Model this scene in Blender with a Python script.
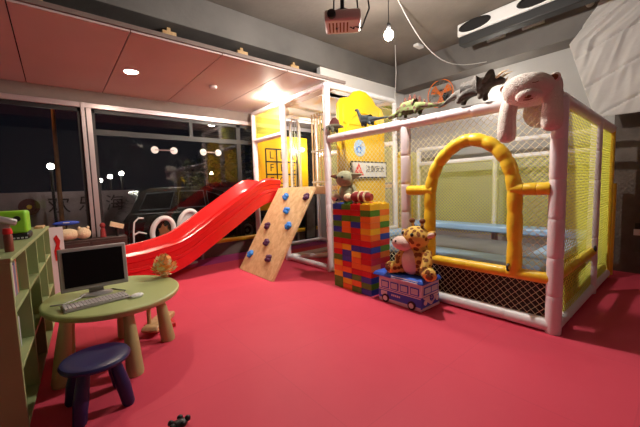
import bpy, math, random
from mathutils import Vector, Matrix, Euler, noise
random.seed(7)
PI = math.pi
sc = bpy.context.scene
C = sc.collection
for o in list(bpy.data.objects): bpy.data.objects.remove(o)

# ------------------------------------------------------------------ camera
cam_d = bpy.data.cameras.new('camera'); cam = bpy.data.objects.new('camera', cam_d); C.objects.link(cam)
cam_d.sensor_width = 36; cam_d.lens = 17.775; cam_d.clip_start = 0.05; cam_d.clip_end = 200
R = Matrix(((0.76635536, 0.07767926, -0.63770322), (-0.64167415, 0.04483835, -0.7656656), (-0.03088278, 0.99596961, 0.08420688)))
cam.matrix_world = Matrix.Translation((0, 0, 1.4)) @ R.to_4x4()
sc.camera = cam
# ------------------------------------------------------------------ world, exposure
w = bpy.data.worlds.new('night'); sc.world = w; w.use_nodes = True
w.node_tree.nodes['Background'].inputs[0].default_value = (0.25, 0.32, 0.55, 1)
w.node_tree.nodes['Background'].inputs[1].default_value = 0.012
sc.view_settings.view_transform = 'Standard'; sc.view_settings.look = 'None'
sc.view_settings.gamma = 1; sc.view_settings.use_curve_mapping = False
sc.view_settings.exposure = -0.04
BULB_E = 2500.0        # bare bulb on its cord
WALL_E = 110.0         # wall lamp behind the cage
DOWN_E = 450.0          # recessed lights
ROOM_E = 500.0         # further bare bulb of the same room, nearer the viewer

# ------------------------------------------------------------------ materials
def nt(name):
    m = bpy.data.materials.new(name); m.use_nodes = True
    t = m.node_tree; return m, t, t.nodes, t.links, t.nodes['Principled BSDF']
def mat(name, col, rough=0.6, metal=0.0, var=0.0, vscale=8.0, bump=0.0, bscale=60.0, spec=None, sheen=0, coat=0, col2=None, sss=0):
    m, t, N, L, b = nt(name)
    b.inputs['Base Color'].default_value = (*col, 1); b.inputs['Roughness'].default_value = rough; b.inputs['Metallic'].default_value = metal
    if spec is not None: b.inputs['Specular IOR Level'].default_value = spec
    if sheen: b.inputs['Sheen Weight'].default_value = sheen
    if coat: b.inputs['Coat Weight'].default_value = coat; b.inputs['Coat Roughness'].default_value = 0.15
    tc = N.new('ShaderNodeTexCoord')
    if var > 0:
        n = N.new('ShaderNodeTexNoise'); n.inputs['Scale'].default_value = vscale; n.inputs['Detail'].default_value = 5
        L.new(tc.outputs['Object'], n.inputs['Vector'])
        r = N.new('ShaderNodeValToRGB'); r.color_ramp.elements[0].position = 0.3; r.color_ramp.elements[1].position = 0.7
        c2 = col2 or tuple(max(0, c*(1-var)) for c in col)
        r.color_ramp.elements[0].color = (*c2, 1); r.color_ramp.elements[1].color = (*[min(1, c*(1+var*0.4)) for c in col], 1)
        L.new(n.outputs['Fac'], r.inputs['Fac']); L.new(r.outputs['Color'], b.inputs['Base Color'])
    if bump > 0:
        n2 = N.new('ShaderNodeTexNoise'); n2.inputs['Scale'].default_value = bscale; n2.inputs['Detail'].default_value = 4
        L.new(tc.outputs['Object'], n2.inputs['Vector'])
        bp = N.new('ShaderNodeBump'); bp.inputs['Strength'].default_value = bump; bp.inputs['Distance'].default_value = 0.02
        L.new(n2.outputs['Fac'], bp.inputs['Height']); L.new(bp.outputs['Normal'], b.inputs['Normal'])
    return m
def emis(name, col, s):
    m, t, N, L, b = nt(name)
    b.inputs['Base Color'].default_value = (0.8, 0.8, 0.8, 1)
    b.inputs['Emission Color'].default_value = (*col, 1); b.inputs['Emission Strength'].default_value = s
    return m
def wood(name, c1, c2, scale=3.0, axis='X', rough=0.45):
    m, t, N, L, b = nt(name)
    tc = N.new('ShaderNodeTexCoord'); mp = N.new('ShaderNodeMapping')
    s = {'X': (0.6, 6, 6), 'Y': (6, 0.6, 6), 'Z': (6, 6, 0.6)}[axis]; mp.inputs['Scale'].default_value = s
    n = N.new('ShaderNodeTexNoise'); n.inputs['Scale'].default_value = scale; n.inputs['Detail'].default_value = 6; n.inputs['Distortion'].default_value = 0.6
    r = N.new('ShaderNodeValToRGB'); r.color_ramp.elements[0].color = (*c1, 1); r.color_ramp.elements[1].color = (*c2, 1)
    r.color_ramp.elements[0].position = 0.32; r.color_ramp.elements[1].position = 0.62
    L.new(tc.outputs['Object'], mp.inputs[0]); L.new(mp.outputs[0], n.inputs['Vector']); L.new(n.outputs['Fac'], r.inputs[0]); L.new(r.outputs[0], b.inputs['Base Color'])
    b.inputs['Roughness'].default_value = rough
    return m
def spots(name, base, spot, scale=14.0, thr=0.28):
    m, t, N, L, b = nt(name)
    tc = N.new('ShaderNodeTexCoord'); v = N.new('ShaderNodeTexVoronoi'); v.inputs['Scale'].default_value = scale
    r = N.new('ShaderNodeValToRGB'); r.color_ramp.interpolation = 'LINEAR'
    r.color_ramp.elements[0].position = thr; r.color_ramp.elements[0].color = (*spot, 1)
    r.color_ramp.elements[1].position = thr+0.06; r.color_ramp.elements[1].color = (*base, 1)
    L.new(tc.outputs['Object'], v.inputs['Vector']); L.new(v.outputs['Distance'], r.inputs[0]); L.new(r.outputs[0], b.inputs['Base Color'])
    n2 = N.new('ShaderNodeTexNoise'); n2.inputs['Scale'].default_value = 120
    bp = N.new('ShaderNodeBump'); bp.inputs['Strength'].default_value = 0.5; bp.inputs['Distance'].default_value = 0.01
    L.new(tc.outputs['Object'], n2.inputs['Vector']); L.new(n2.outputs['Fac'], bp.inputs['Height']); L.new(bp.outputs['Normal'], b.inputs['Normal'])
    b.inputs['Roughness'].default_value = 0.9
    return m
def glass(name):
    m, t, N, L, b = nt(name); N.remove(b)
    out = N['Material Output']
    tr = N.new('ShaderNodeBsdfTransparent'); tr.inputs[0].default_value = (0.86, 0.88, 0.88, 1)
    gl = N.new('ShaderNodeBsdfGlossy'); gl.inputs['Roughness'].default_value = 0.0
    fr = N.new('ShaderNodeFresnel'); fr.inputs[0].default_value = 1.5
    mx = N.new('ShaderNodeMixShader'); L.new(fr.outputs[0], mx.inputs[0]); L.new(tr.outputs[0], mx.inputs[1]); L.new(gl.outputs[0], mx.inputs[2]); L.new(mx.outputs[0], out.inputs[0])
    return m

M = dict(
 foam=mat('pink_white_foam', (.82, .74, .76), .38, var=.08, vscale=5, bump=.15, bscale=22),
 foamw=mat('white_foam', (.82, .80, .80), .4, bump=.12, bscale=22),
 yfoam=mat('yellow_foam', (.92, .60, .03), .33, var=.12, vscale=7, bump=.3, bscale=18),
 yplas=mat('yellow_plastic', (.86, .52, .012), .32, var=.05, vscale=3),
 bred=mat('red_slide_plastic', (.80, .012, .012), .26, var=.05, vscale=3, coat=.5),
 ply=wood('climbing_plywood', (.62, .38, .18), (.78, .54, .29), 2.2, 'X', .4),
 netw=mat('cream_cord', (.86, .78, .50), .7), nety=mat('yellow_cord', (.80, .80, .10), .7),
 padb=mat('light_blue_vinyl', (.36, .58, .88), .35, bump=.1, bscale=10), tmat=mat('grey_trampoline_mat', (.22, .22, .22), .6, var=.2, vscale=2),
 dark=mat('black_fabric_and_void_shade', (.012, .01, .01), .9), blackp=mat('black_plastic', (.012, .012, .013), .35),  # black fabric of the skirt, also the painted shade above the ceiling boards
 wall=mat('painted_light_wall', (.42, .41, .40), .8, var=.06, vscale=1.2, bump=.05), wallw=mat('white_paint', (.8, .78, .76), .8, bump=.03),
 conc=mat('bare_concrete', (.20, .172, .148), .8, var=.35, vscale=.9, bump=.25, bscale=14), concb=mat('beam_concrete', (.165, .152, .142), .75, var=.3, vscale=1.3, bump=.2, bscale=12),
 concd=mat('dark_brown_concrete', (.13, .105, .09), .85, var=.4, vscale=3, bump=.5, bscale=20),
 pinkc=mat('dusty_pink_ceiling_board', (.53, .42, .40), .6, var=.06, vscale=1.5), hdr=mat('taupe_header', (.20, .15, .13), .7, var=.1),
 woodl=wood('light_timber', (.50, .30, .13), (.66, .44, .22), 3, 'Z'), alum=mat('pinkish_aluminium', (.52, .45, .46), .35, .6), frame=mat('dark_window_frame', (.010, .009, .010), .5),
 glass=glass('window_glass'), green=mat('pale_green_paint', (.30, .36, .16), .5, var=.1, vscale=3), gtab=mat('pale_green_plastic', (.42, .48, .19), .38, var=.05, vscale=3), gleg=mat('olive_cream_plastic', (.46, .43, .19), .45),
 navy=mat('navy_plastic', (.012, .016, .09), .35), silver=mat('silver_plastic', (.38, .36, .35), .4, .2), screen=mat('black_screen', (.003, .003, .004), .3, spec=.15),
 cloth=mat('white_cloth', (.52, .50, .48), .9, var=.05, vscale=2, bump=.5, bscale=7), plush=mat('cream_pink_plush', (.86, .76, .68), .95, var=.08, vscale=10, bump=.8, bscale=90, sheen=.3),
 white=mat('white_plastic', (.75, .74, .73), .4), peach=mat('projector_shell', (.66, .60, .56), .45), orange=mat('orange_plastic', (.85, .20, .03), .4), metal=mat('grey_metal', (.45, .45, .46), .35, .8),
 gir=spots('giraffe_fur', (.82, .54, .12), (.26, .09, .02), 22, .42), girm=mat('pinkish_cream_plush', (.82, .60, .52), .95, bump=.6, bscale=90), brown=mat('brown_plush', (.22, .08, .03), .95, bump=.6, bscale=90),
 blue=mat('blue_fabric', (.03, .12, .62), .55), navyp=mat('dark_blue_print', (.04, .09, .55), .55), pale=mat('pale_lilac_print', (.72, .66, .72), .55),
 grass=mat('floor', (1, 0, 0)), red=mat('red_plastic', (.65, .02, .02), .35), cord=mat('cord_white', (.55, .52, .50), .6), asph=mat('asphalt', (.02, .02, .022), .8, var=.3),
 carb=mat('dark_car_paint', (.02, .025, .022), .2, .3, coat=1), chrome=mat('chrome_trim', (.45, .50, .55), .25, .7), tyre=mat('rubber', (.01, .01, .01), .8),
 hoard=mat('mauve_hoarding', (.40, .30, .32), .8, var=.12), hred=mat('dark_red_print', (.14, .03, .03), .7), htext=mat('dark_brown_print', (.04, .015, .015), .7), foliage=mat('leaves', (.03, .045, .015), .7, var=.5, vscale=20),
 lime=mat('lime_plastic', (.25, .62, .03), .35), maroon=mat('maroon_plush', (.28, .03, .03), .9, bump=.4), greyg=mat('grey_green_plush', (.34, .33, .20), .95, var=.25, vscale=25, bump=.6), cream=mat('cream_plush', (.78, .62, .40), .95, bump=.6))
COL = {'R': ('red', (.62, .015, .012)), 'B': ('blue', (.02, .06, .42)), 'G': ('green', (.08, .26, .02)), 'Y': ('yellow', (.88, .55, .02)), 'O': ('orange', (.85, .20, .02))}
for k, (n, c) in COL.items(): M['brick'+k] = mat(n+'_brick_plastic', c, .35)
# floor material: red foam mats with faint seams
def floor_mat(name, c, c2):
    m, t, N, L, b = nt(name)
    tc = N.new('ShaderNodeTexCoord'); n = N.new('ShaderNodeTexNoise'); n.inputs['Scale'].default_value = 1.1; n.inputs['Detail'].default_value = 6
    L.new(tc.outputs['Object'], n.inputs['Vector'])
    r = N.new('ShaderNodeValToRGB'); r.color_ramp.elements[0].color = (*c2, 1); r.color_ramp.elements[1].color = (*c, 1); r.color_ramp.elements[0].position = .35; r.color_ramp.elements[1].position = .65
    L.new(n.outputs['Fac'], r.inputs[0])
    br = N.new('ShaderNodeTexBrick'); br.offset = 0; br.inputs['Scale'].default_value = 1; br.inputs['Brick Width'].default_value = 1; br.inputs['Row Height'].default_value = 1; br.inputs['Mortar Size'].default_value = .004
    br.inputs['Color1'].default_value = (1, 1, 1, 1); br.inputs['Color2'].default_value = (.96, .96, .96, 1); br.inputs['Mortar'].default_value = (.93, .93, .93, 1)
    L.new(tc.outputs['Object'], br.inputs['Vector'])
    mx = N.new('ShaderNodeMixRGB'); mx.blend_type = 'MULTIPLY'; mx.inputs[0].default_value = 1
    L.new(r.outputs[0], mx.inputs[1]); L.new(br.outputs['Color'], mx.inputs[2]); L.new(mx.outputs[0], b.inputs['Base Color'])
    b.inputs['Roughness'].default_value = .55; b.inputs['Specular IOR Level'].default_value = .2
    n2 = N.new('ShaderNodeTexNoise'); n2.inputs['Scale'].default_value = 4
    bp = N.new('ShaderNodeBump'); bp.inputs['Strength'].default_value = .25; bp.inputs['Distance'].default_value = .01
    L.new(tc.outputs['Object'], n2.inputs['Vector']); L.new(n2.outputs['Fac'], bp.inputs['Height']); L.new(bp.outputs['Normal'], b.inputs['Normal'])
    return m
M['floor'] = floor_mat('red_foam_mats', (.74, .078, .128), (.69, .066, .112))
M['floorp'] = floor_mat('magenta_foam_mats', (.45, .05, .22), (.40, .045, .20))

# ------------------------------------------------------------------ mesh helpers
ORG = {}
def frame_of(d):
    d = Vector(d).normalized(); a = Vector((0, 0, 1)) if abs(d.z) < .95 else Vector((1, 0, 0))
    u = d.cross(a).normalized(); return u, d.cross(u).normalized()
class MB:
    def __init__(s): s.v = []; s.f = []; s.mi = []; s.m = 0
    def add(s, vs, fs):
        k = len(s.v); s.v += [tuple(v) for v in vs]; s.f += [tuple(i+k for i in f) for f in fs]; s.mi += [s.m]*len(fs)
    def box(s, c, d, rot=None):
        h = [x/2 for x in d]; vs = [Vector((sx*h[0], sy*h[1], sz*h[2])) for sx in (-1, 1) for sy in (-1, 1) for sz in (-1, 1)]
        if rot: e = Euler(rot).to_matrix(); vs = [e @ v for v in vs]
        s.add([v+Vector(c) for v in vs], [(0, 1, 3, 2), (4, 6, 7, 5), (0, 4, 5, 1), (2, 3, 7, 6), (0, 2, 6, 4), (1, 5, 7, 3)]); return s
    def bx(s, a, b): return s.box([(a[i]+b[i])/2 for i in range(3)], [abs(b[i]-a[i]) for i in range(3)])
    def tube(s, pts, r, n=12, closed=False, cap=True):
        P = [Vector(p) for p in pts]; K = len(P); rs = r if isinstance(r, (list, tuple)) else [r]*K
        vs = []; u = None
        for i, p in enumerate(P):
            a = P[(i-1) % K] if (closed or i > 0) else p; b = P[(i+1) % K] if (closed or i < K-1) else p
            d = (b-a)
            if d.length < 1e-9: d = Vector((0, 0, 1))
            d.normalize()
            if u is None: u, _ = frame_of(d)
            u = (u - d*u.dot(d)); u = u.normalized() if u.length > 1e-6 else frame_of(d)[0]
            w_ = d.cross(u)
            for k in range(n):
                t = 2*PI*k/n; vs.append(p + (u*math.cos(t)+w_*math.sin(t))*rs[i])
        fs = []
        for i in range(K if closed else K-1):
            j = (i+1) % K
            for k in range(n): fs.append((i*n+k, i*n+(k+1) % n, j*n+(k+1) % n, j*n+k))
        if cap and not closed: fs.append(tuple(range(n))[::-1]); fs.append(tuple((K-1)*n+k for k in range(n)))
        s.add(vs, fs); return s
    def foam(s, a, b, r, seg=.36, n=16):          # padded pipe with tie bands
        a, b = Vector(a), Vector(b); Ln = (b-a).length; m = max(1, round(Ln/seg)); pts = []; rs = []
        for i in range(m):
            for t, q in ((0.0, .93), (.02, .98), (.10, 1.01), (.5, 1.0), (.90, 1.01), (.98, .98)):
                pts.append(a+(b-a)*((i+t)/m)); rs.append(r*q)
        pts.append(b); rs.append(r*.86)
        return s.tube(pts, rs, n)
    def ell(s, c, r, rot=None, nu=20, nv=12, pw=1.0):
        e = Euler(rot).to_matrix() if rot else Matrix.Identity(3); vs = []; fs = []
        sg = lambda x: math.copysign(abs(x)**pw, x)
        for j in range(1, nv):
            ph = -PI/2+PI*j/nv
            for i in range(nu):
                th = 2*PI*i/nu
                vs.append(Vector(c)+e @ Vector((r[0]*sg(math.cos(ph))*sg(math.cos(th)), r[1]*sg(math.cos(ph))*sg(math.sin(th)), r[2]*sg(math.sin(ph)))))
        b0 = len(vs); vs.append(Vector(c)+e @ Vector((0, 0, -r[2]))); vs.append(Vector(c)+e @ Vector((0, 0, r[2])))
        for j in range(nv-2):
            for i in range(nu): fs.append((j*nu+i, j*nu+(i+1) % nu, (j+1)*nu+(i+1) % nu, (j+1)*nu+i))
        for i in range(nu): fs.append((b0, (i+1) % nu, i)); fs.append((b0+1, (nv-2)*nu+i, (nv-2)*nu+(i+1) % nu))
        s.add(vs, fs); return s
    def lathe(s, prof, c, axis=(0, 0, 1), n=28, sx=1, sy=1):
        u, w_ = frame_of(axis) if tuple(axis) != (0, 0, 1) else (Vector((1, 0, 0)), Vector((0, 1, 0))); ax = Vector(axis).normalized()
        vs = []; K = len(prof)
        for r, h in prof:
            for k in range(n): t = 2*PI*k/n; vs.append(Vector(c)+u*(r*sx*math.cos(t))+w_*(r*sy*math.sin(t))+ax*h)
        fs = [(i*n+k, i*n+(k+1) % n, (i+1)*n+(k+1) % n, (i+1)*n+k) for i in range(K-1) for k in range(n)]
        fs.append(tuple(range(n))[::-1]); fs.append(tuple((K-1)*n+k for k in range(n)))
        s.add(vs, fs); return s
    def prism(s, poly, o, u, v, w_):                 # polygon in plane (u,v) at o, thickness vector w_
        o, u, v, w_ = map(Vector, (o, u, v, w_)); K = len(poly)
        vs = [o+u*a+v*b for a, b in poly]+[o+u*a+v*b+w_ for a, b in poly]
        s.add(vs, [tuple(range(K))[::-1], tuple(range(K, 2*K))]+[(i, (i+1) % K, (i+1) % K+K, i+K) for i in range(K)]); return s
    def ring(s, c, r, rt, axis, n=32, m=8, arc=2*PI, start=0, sx=1, sy=1):
        u, w_ = frame_of(axis); full = arc > 6.28
        pts = [Vector(c)+u*(r*sx*math.cos(start+arc*k/n))+w_*(r*sy*math.sin(start+arc*k/n)) for k in range(n if full else n+1)]
        return s.tube(pts, rt, m, closed=full)
    def build(s, name, m, parent=None, org=None, smooth=True, bevel=0, bseg=2, fixn=True):
        if parent is not None: o0 = ORG[parent.name]
        elif org is not None: o0 = Vector(org)
        else:
            xs = [v[0] for v in s.v]; ys = [v[1] for v in s.v]; zs = [v[2] for v in s.v]
            o0 = Vector(((min(xs)+max(xs))/2, (min(ys)+max(ys))/2, min(zs)))
        me = bpy.data.meshes.new(name); me.from_pydata([tuple(Vector(v)-o0) for v in s.v], [], s.f)
        for mm in (m if isinstance(m, (list, tuple)) else [m]): me.materials.append(M[mm] if isinstance(mm, str) else mm)
        me.polygons.foreach_set('material_index', s.mi); me.update()
        if fixn:
            import bmesh
            b = bmesh.new(); b.from_mesh(me); bmesh.ops.recalc_face_normals(b, faces=b.faces); b.to_mesh(me); b.free()
        if smooth:
            me.polygons.foreach_set('use_smooth', [True]*len(me.polygons))
            try: me.set_sharp_from_angle(angle=math.radians(42))
            except Exception: pass
        ob = bpy.data.objects.new(name, me); C.objects.link(ob)
        if parent is not None: ob.parent = parent; ORG[ob.name] = o0
        else: ob.location = o0; ORG[ob.name] = o0
        if bevel:
            b = ob.modifiers.new('bevel', 'BEVEL'); b.width = bevel; b.segments = bseg; b.limit_method = 'ANGLE'; b.angle_limit = .7
        return ob
def tag(o, label, cat, group=None, kind=None):
    o['label'] = label; o['category'] = cat
    if group: o['group'] = group
    if kind: o['kind'] = kind
    return o
def thing(name, loc, label, cat, group=None):
    o = bpy.data.objects.new(name, None); C.objects.link(o); o.location = loc; o.empty_display_size = .1; ORG[o.name] = Vector(loc)
    return tag(o, label, cat, group)
def struct(o): o['kind'] = 'structure'; return o
def skin(nodes, edges, sub=2):
    """organic body grown over a skeleton, returned as (verts, faces)"""
    me = bpy.data.meshes.new('t'); me.from_pydata([n[:3] for n in nodes], edges, [])
    ob = bpy.data.objects.new('t', me); C.objects.link(ob)
    ob.modifiers.new('s', 'SKIN'); sv = me.skin_vertices[0].data
    for i, n in enumerate(nodes): r = n[3] if len(n) > 3 else .02; sv[i].radius = (r, r)
    sv[0].use_root = True
    sb = ob.modifiers.new('u', 'SUBSURF'); sb.levels = sub
    dg = bpy.context.evaluated_depsgraph_get(); ev = ob.evaluated_get(dg); m2 = ev.to_mesh()
    vs = [v.co.copy() for v in m2.vertices]; fs = [tuple(p.vertices) for p in m2.polygons]; ev.to_mesh_clear()
    bpy.data.objects.remove(ob); bpy.data.meshes.remove(me)
    return vs, fs
def text(body, name, m, parent, loc, rot, size, depth=.002):
    cu = bpy.data.curves.new(name, 'FONT'); cu.body = body; cu.size = size; cu.extrude = depth; cu.align_x = 'CENTER'; cu.align_y = 'CENTER'
    t_ = bpy.data.objects.new('t', cu); C.objects.link(t_); dg = bpy.context.evaluated_depsgraph_get()
    me = bpy.data.meshes.new_from_object(t_.evaluated_get(dg)); bpy.data.objects.remove(t_); bpy.data.curves.remove(cu)
    me.materials.clear(); me.materials.append(M[m]); o = bpy.data.objects.new(name, me); C.objects.link(o); o.parent = parent
    o.location = Vector(loc)-ORG[parent.name]; o.rotation_euler = rot; ORG[o.name] = ORG[parent.name]; return o

# ------------------------------------------------------------------ room
WY = 6.5; WX = 6.4
struct(MB().bx((-4, -3.5, -.1), (WX, 5.85, 0)).build('floor', 'floor', smooth=False))
struct(MB().bx((-4, 5.85, -.1), (WX, WY, 0)).build('floor', 'floorp', smooth=False))
struct(MB().bx((-4, -3.5, 4.0), (WX+.2, WY+.2, 4.15)).build('ceiling', 'conc', smooth=False))
struct(MB().bx((WX, -3.5, -.1), (WX+.2, .84, 4.0)).build('wall_right', 'concd', smooth=False))
struct(MB().bx((WX, .84, -.1), (WX+.2, WY+.2, 4.0)).build('wall_back', 'wall', smooth=False))
struct(MB().bx((-4.2, -3.5, -.1), (-4, WY+.2, 4.15)).build('wall_left', 'wall', smooth=False))
struct(MB().bx((-4.2, -3.7, -.1), (WX+.2, -3.5, 4.15)).build('wall_front', 'wall', smooth=False))
struct(MB().bx((-4, 4.45, 3.57), (WX, 4.85, 4.0)).build('trim_1', 'concb', smooth=False, bevel=.008))       # beam across the room
struct(MB().bx((6.0, -3.5, 3.46), (WX, 4.45, 4.0)).build('trim_2', 'concb', smooth=False, bevel=.008))      # beam along the back wall
struct(MB().bx((3.86, 4.5, 3.06), (WX, 4.6, 3.57)).build('trim_3', 'wallw', smooth=False))                # white fascia under the beam
# lowered ceiling of board panels with joints
xs = [-4, -2.2, -1.2, -.20, .74, 1.74, 2.72, 3.88]
for i in range(len(xs)-1):
    struct(MB().bx((xs[i]+.006, 3.90, 3.08), (xs[i+1]-.006, 6.6, 3.10)).build('ceiling', 'pinkc', smooth=False))
struct(MB().bx((-4, 3.88, 3.105), (3.88, 3.93, 3.15)).build('trim_4', 'hdr', smooth=False))
struct(MB().bx((3.88, 4.5, 3.08), (WX, 6.6, 3.14)).build('ceiling', 'wallw', smooth=False))
struct(MB().bx((3.9, 5.6, 2.92), (WX, 5.8, 3.08)).build('trim_5', 'wallw', smooth=False))
for i, x in enumerate((-.02, 1.33, 2.38, 3.36)):
    h = MB(); h.bx((x-.022, 4.62, 3.10), (x+.022, 4.66, 3.57)); h.bx((x-.09, 4.58, 3.46), (x+.08, 4.62, 3.51))
    struct(h.build('trim_%d' % (9+i), 'woodl', smooth=False))
# window wall
struct(MB().bx((-4, WY-.02, 2.88), (WX, WY+.15, 3.09)).build('wall_window_header', 'hdr', smooth=False))
struct(MB().bx((-4, WY-.02, 3.09), (WX, WY+.15, 4.0)).build('wall_void_painted_shade', 'dark', smooth=False))  # wall coloured near black to paint in the shade above the lowered boards
struct(MB().bx((-4, 4.86, 3.10), (3.86, 4.90, 4.0)).build('wall_void_shade_sheet', 'dark', smooth=False))  # added sheet, its black stands for the unlit gap behind the beam
struct(MB().bx((-4, WY-.05, 2.80), (5.4, WY+.02, 2.88)).build('trim_6', 'alum', smooth=False, bevel=.005))
struct(MB().bx((5.4, WY-.02, 0), (WX, WY+.15, 2.88)).build('wall_window_side', 'wall', smooth=False))
struct(MB().bx((-4, WY-.03, 0), (5.4, WY+.12, .27)).build('wall_window_plinth', 'hdr', smooth=False))
def window(n, x0, x1, tz=None, tx=None):
    e = bpy.data.objects.new('window_%d' % n, None); C.objects.link(e); e.location = (x0, WY, .27); ORG[e.name] = Vector((x0, WY, .27)); e['kind'] = 'structure'
    f = MB(); t = .045
    for a, b in (((x0, 0, .27), (x0+t, 0, 2.80)), ((x1-t, 0, .27), (x1, 0, 2.80)), ((x0, 0, .27), (x1, 0, .33)), ((x0, 0, 2.74), (x1, 0, 2.80))):
        f.bx((a[0], WY, a[2]), (b[0], WY+.05, b[2]))
    if tz: f.bx((x0, WY-.01, tz-.09), (x1, WY+.05, tz))
    if tx: f.bx((tx-.03, WY-.008, tz), (tx+.03, WY+.048, 2.74))
    f.build('window_frame', 'frame', e, smooth=False)
    MB().bx((x0+t, WY+.022, .33), (x1-t, WY+.028, (tz-.09) if tz else 2.74)).build('window_pane', 'glass', e, smooth=False)
    if tz: MB().bx((x0+t, WY+.022, tz), (x1-t, WY+.028, 2.74)).build('window_pane', 'glass', e, smooth=False)
window(1, -4, -1.4); window(2, -1.4, .42); window(3, .56, 3.16, 2.47, 2.16); window(4, 3.16, 4.2, 2.47); window(5, 4.2, 5.4, 2.47)
struct(MB().bx((.42, WY-.06, 0), (.47, WY+.06, 2.88)).bx((.49, WY-.04, 0), (.56, WY+.06, 2.88)).build('trim_7', 'alum', smooth=False, bevel=.004))
struct(MB().bx((.468, WY-.03, 0), (.492, WY+.05, 2.88)).build('trim_8', 'frame', smooth=False))
ybar = MB().foam((1.9, WY-.10, .33), (5.3, WY-.10, .33), .045, .5)
tag(ybar.build('padded_rail', 'yfoam'), 'long yellow padded rail along the foot of the dark window', 'rail')
wb = MB()
for x in (2.2, 3.4, 4.6): wb.bx((x-.02, WY-.12, 0), (x+.02, WY-.08, .29))
# (the rail's feet)
pr_ = bpy.data.objects['padded_rail']; wb.build('leg', 'alum', pr_, smooth=False)

# ------------------------------------------------------------------ street outside
struct(MB().bx((-12, 6.72, -.15), (20, 20, -.1)).build('ground', 'asph', smooth=False))
hb = thing('street_hoarding', (2, 10.4, -.1), 'mauve street hoarding with large dark Chinese characters seen through the window', 'hoarding')
MB().bx((-6, 10.4, -.1), (5.5, 10.5, 1.48)).build('panel', 'hoard', hb, smooth=False)
text('欢', 'lettering', 'htext', hb, (.06, 10.385, 1.12), (PI/2, 0, 0), .46)
text('乐', 'lettering', 'htext', hb, (.66, 10.385, 1.12), (PI/2, 0, 0), .46)
text('海', 'lettering', 'htext', hb, (1.26, 10.385, 1.11), (PI/2, 0, 0), .46)
text('岸', 'lettering', 'htext', hb, (1.80, 10.385, 1.11), (PI/2, 0, 0), .46)
MB().lathe([(.2, 0), (.2, .01)], (-.50, 10.37, 1.13), (0, -1, 0)).build('round_emblem', 'hred', hb)
MB().lathe([(.05, 0), (.05, .01)], (-.50, 10.36, 1.13), (0, -1, 0)).build('emblem_centre', 'yplas', hb)
M['sodium'] = emis('sodium_glow', (1, .45, .12), 60); M['lampw'] = emis('street_light_white', (1, .93, .8), 45)
sl = thing('street_lamp', (.07, 9.2, -.1), 'tall rusty brown street pole outside the leftmost window pane', 'street lamp')
MB().tube([(.07, 9.2, -.1), (.08, 9.2, 1.5), (.11, 9.2, 3.6)], [.05, .045, .035], 10).build('pole', mat('rusty_pole', (.45, .20, .08), .7, var=.4, vscale=6), sl)
MB().tube([(.11, 9.2, 3.6), (-.4, 9.0, 3.8)], .03, 8).build('arm', 'woodl', sl)
MB().ell((-.45, 9.0, 3.78), (.14, .06, .04)).build('lamp_head', 'sodium', sl)
for i, (x, y, z, nm) in enumerate([(-.03, 9.9, 2.08, 'left of the brown pole'), (1.75, 12.4, 2.05, 'farthest right of the row above the car'), (1.45, 12.6, 1.95, 'second from the right of the row above the car'), (1.22, 13.2, 1.85, 'third from the right of the row above the car'), (5.2, 13.4, 2.1, 'right, beyond the parked car roof')]):
    t = thing('street_light', (x, y, -.1), 'small distant white street light, '+nm, 'street light', 'distant street lights')
    MB().tube([(x, y, -.1), (x, y, z-.05)], .03, 8).build('pole', 'frame', t)
    MB().ell((x, y, z), (.07, .07, .07), nu=12, nv=8).build('globe', 'lampw', t)
# parked car (side on, front to the right)
cr = thing('parked_car', (3.1, 8.6, -.1), 'dark parked estate car with light window trim outside the window', 'car')
def carz(x): return x
body = [(1.15, .12), (1.12, .75), (1.25, .95), (4.2, .88), (4.95, .72), (5.0, .15), (4.45, .10), (4.35, .32), (4.1, .45), (3.85, .32), (3.75, .10), (2.4, .10), (2.3, .32), (2.05, .45), (1.8, .32), (1.7, .10)]
MB().prism(body, (0, 8.2, 0), (1, 0, 0), (0, 0, 1), (0, 1.6, 0)).build('body', 'carb', cr, smooth=False, bevel=.05, bseg=3)
cab = [(1.28, .93), (1.5, 1.42), (1.75, 1.52), (3.0, 1.52), (3.5, 1.36), (4.1, .90)]
MB().prism(cab, (0, 8.28, 0), (1, 0, 0), (0, 0, 1), (0, 1.44, 0)).build('cabin', 'carb', cr, smooth=False, bevel=.04, bseg=3)
def quadloop(pts): return pts+[pts[0]]
for q in ([(1.46, .99), (1.63, 1.36), (2.25, 1.40), (2.12, .99)], [(2.30, .99), (2.36, 1.40), (2.95, 1.40), (3.0, .99)], [(3.08, .99), (3.04, 1.38), (3.4, 1.26), (3.85, .97)]):
    wn = MB().prism(q, (0, 8.265, 0), (1, 0, 0), (0, 0, 1), (0, .02, 0)).build('side_window', 'screen', cr, smooth=False)
    MB().tube([(a, 8.262, b) for a, b in q], .02, 6, closed=True).build('window_trim', 'chrome', wn)
for x in (2.05, 4.1):
    wh = MB().lathe([(.2, 0), (.33, .0), (.34, .05), (.34, .2), (.2, .22)], (x, 8.17, .24), (0, 1, 0)).build('wheel', 'tyre', cr)
    MB().ring((x, 8.16, .24), .15, .035, (0, 1, 0), 24, 6).lathe([(.05, 0), (.05, .02)], (x, 8.15, .24), (0, 1, 0)).build('hubcap', 'metal', wh)
MB().ell((4.93, 8.35, .62), (.05, .14, .08)).build('headlight', 'chrome', cr)
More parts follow.
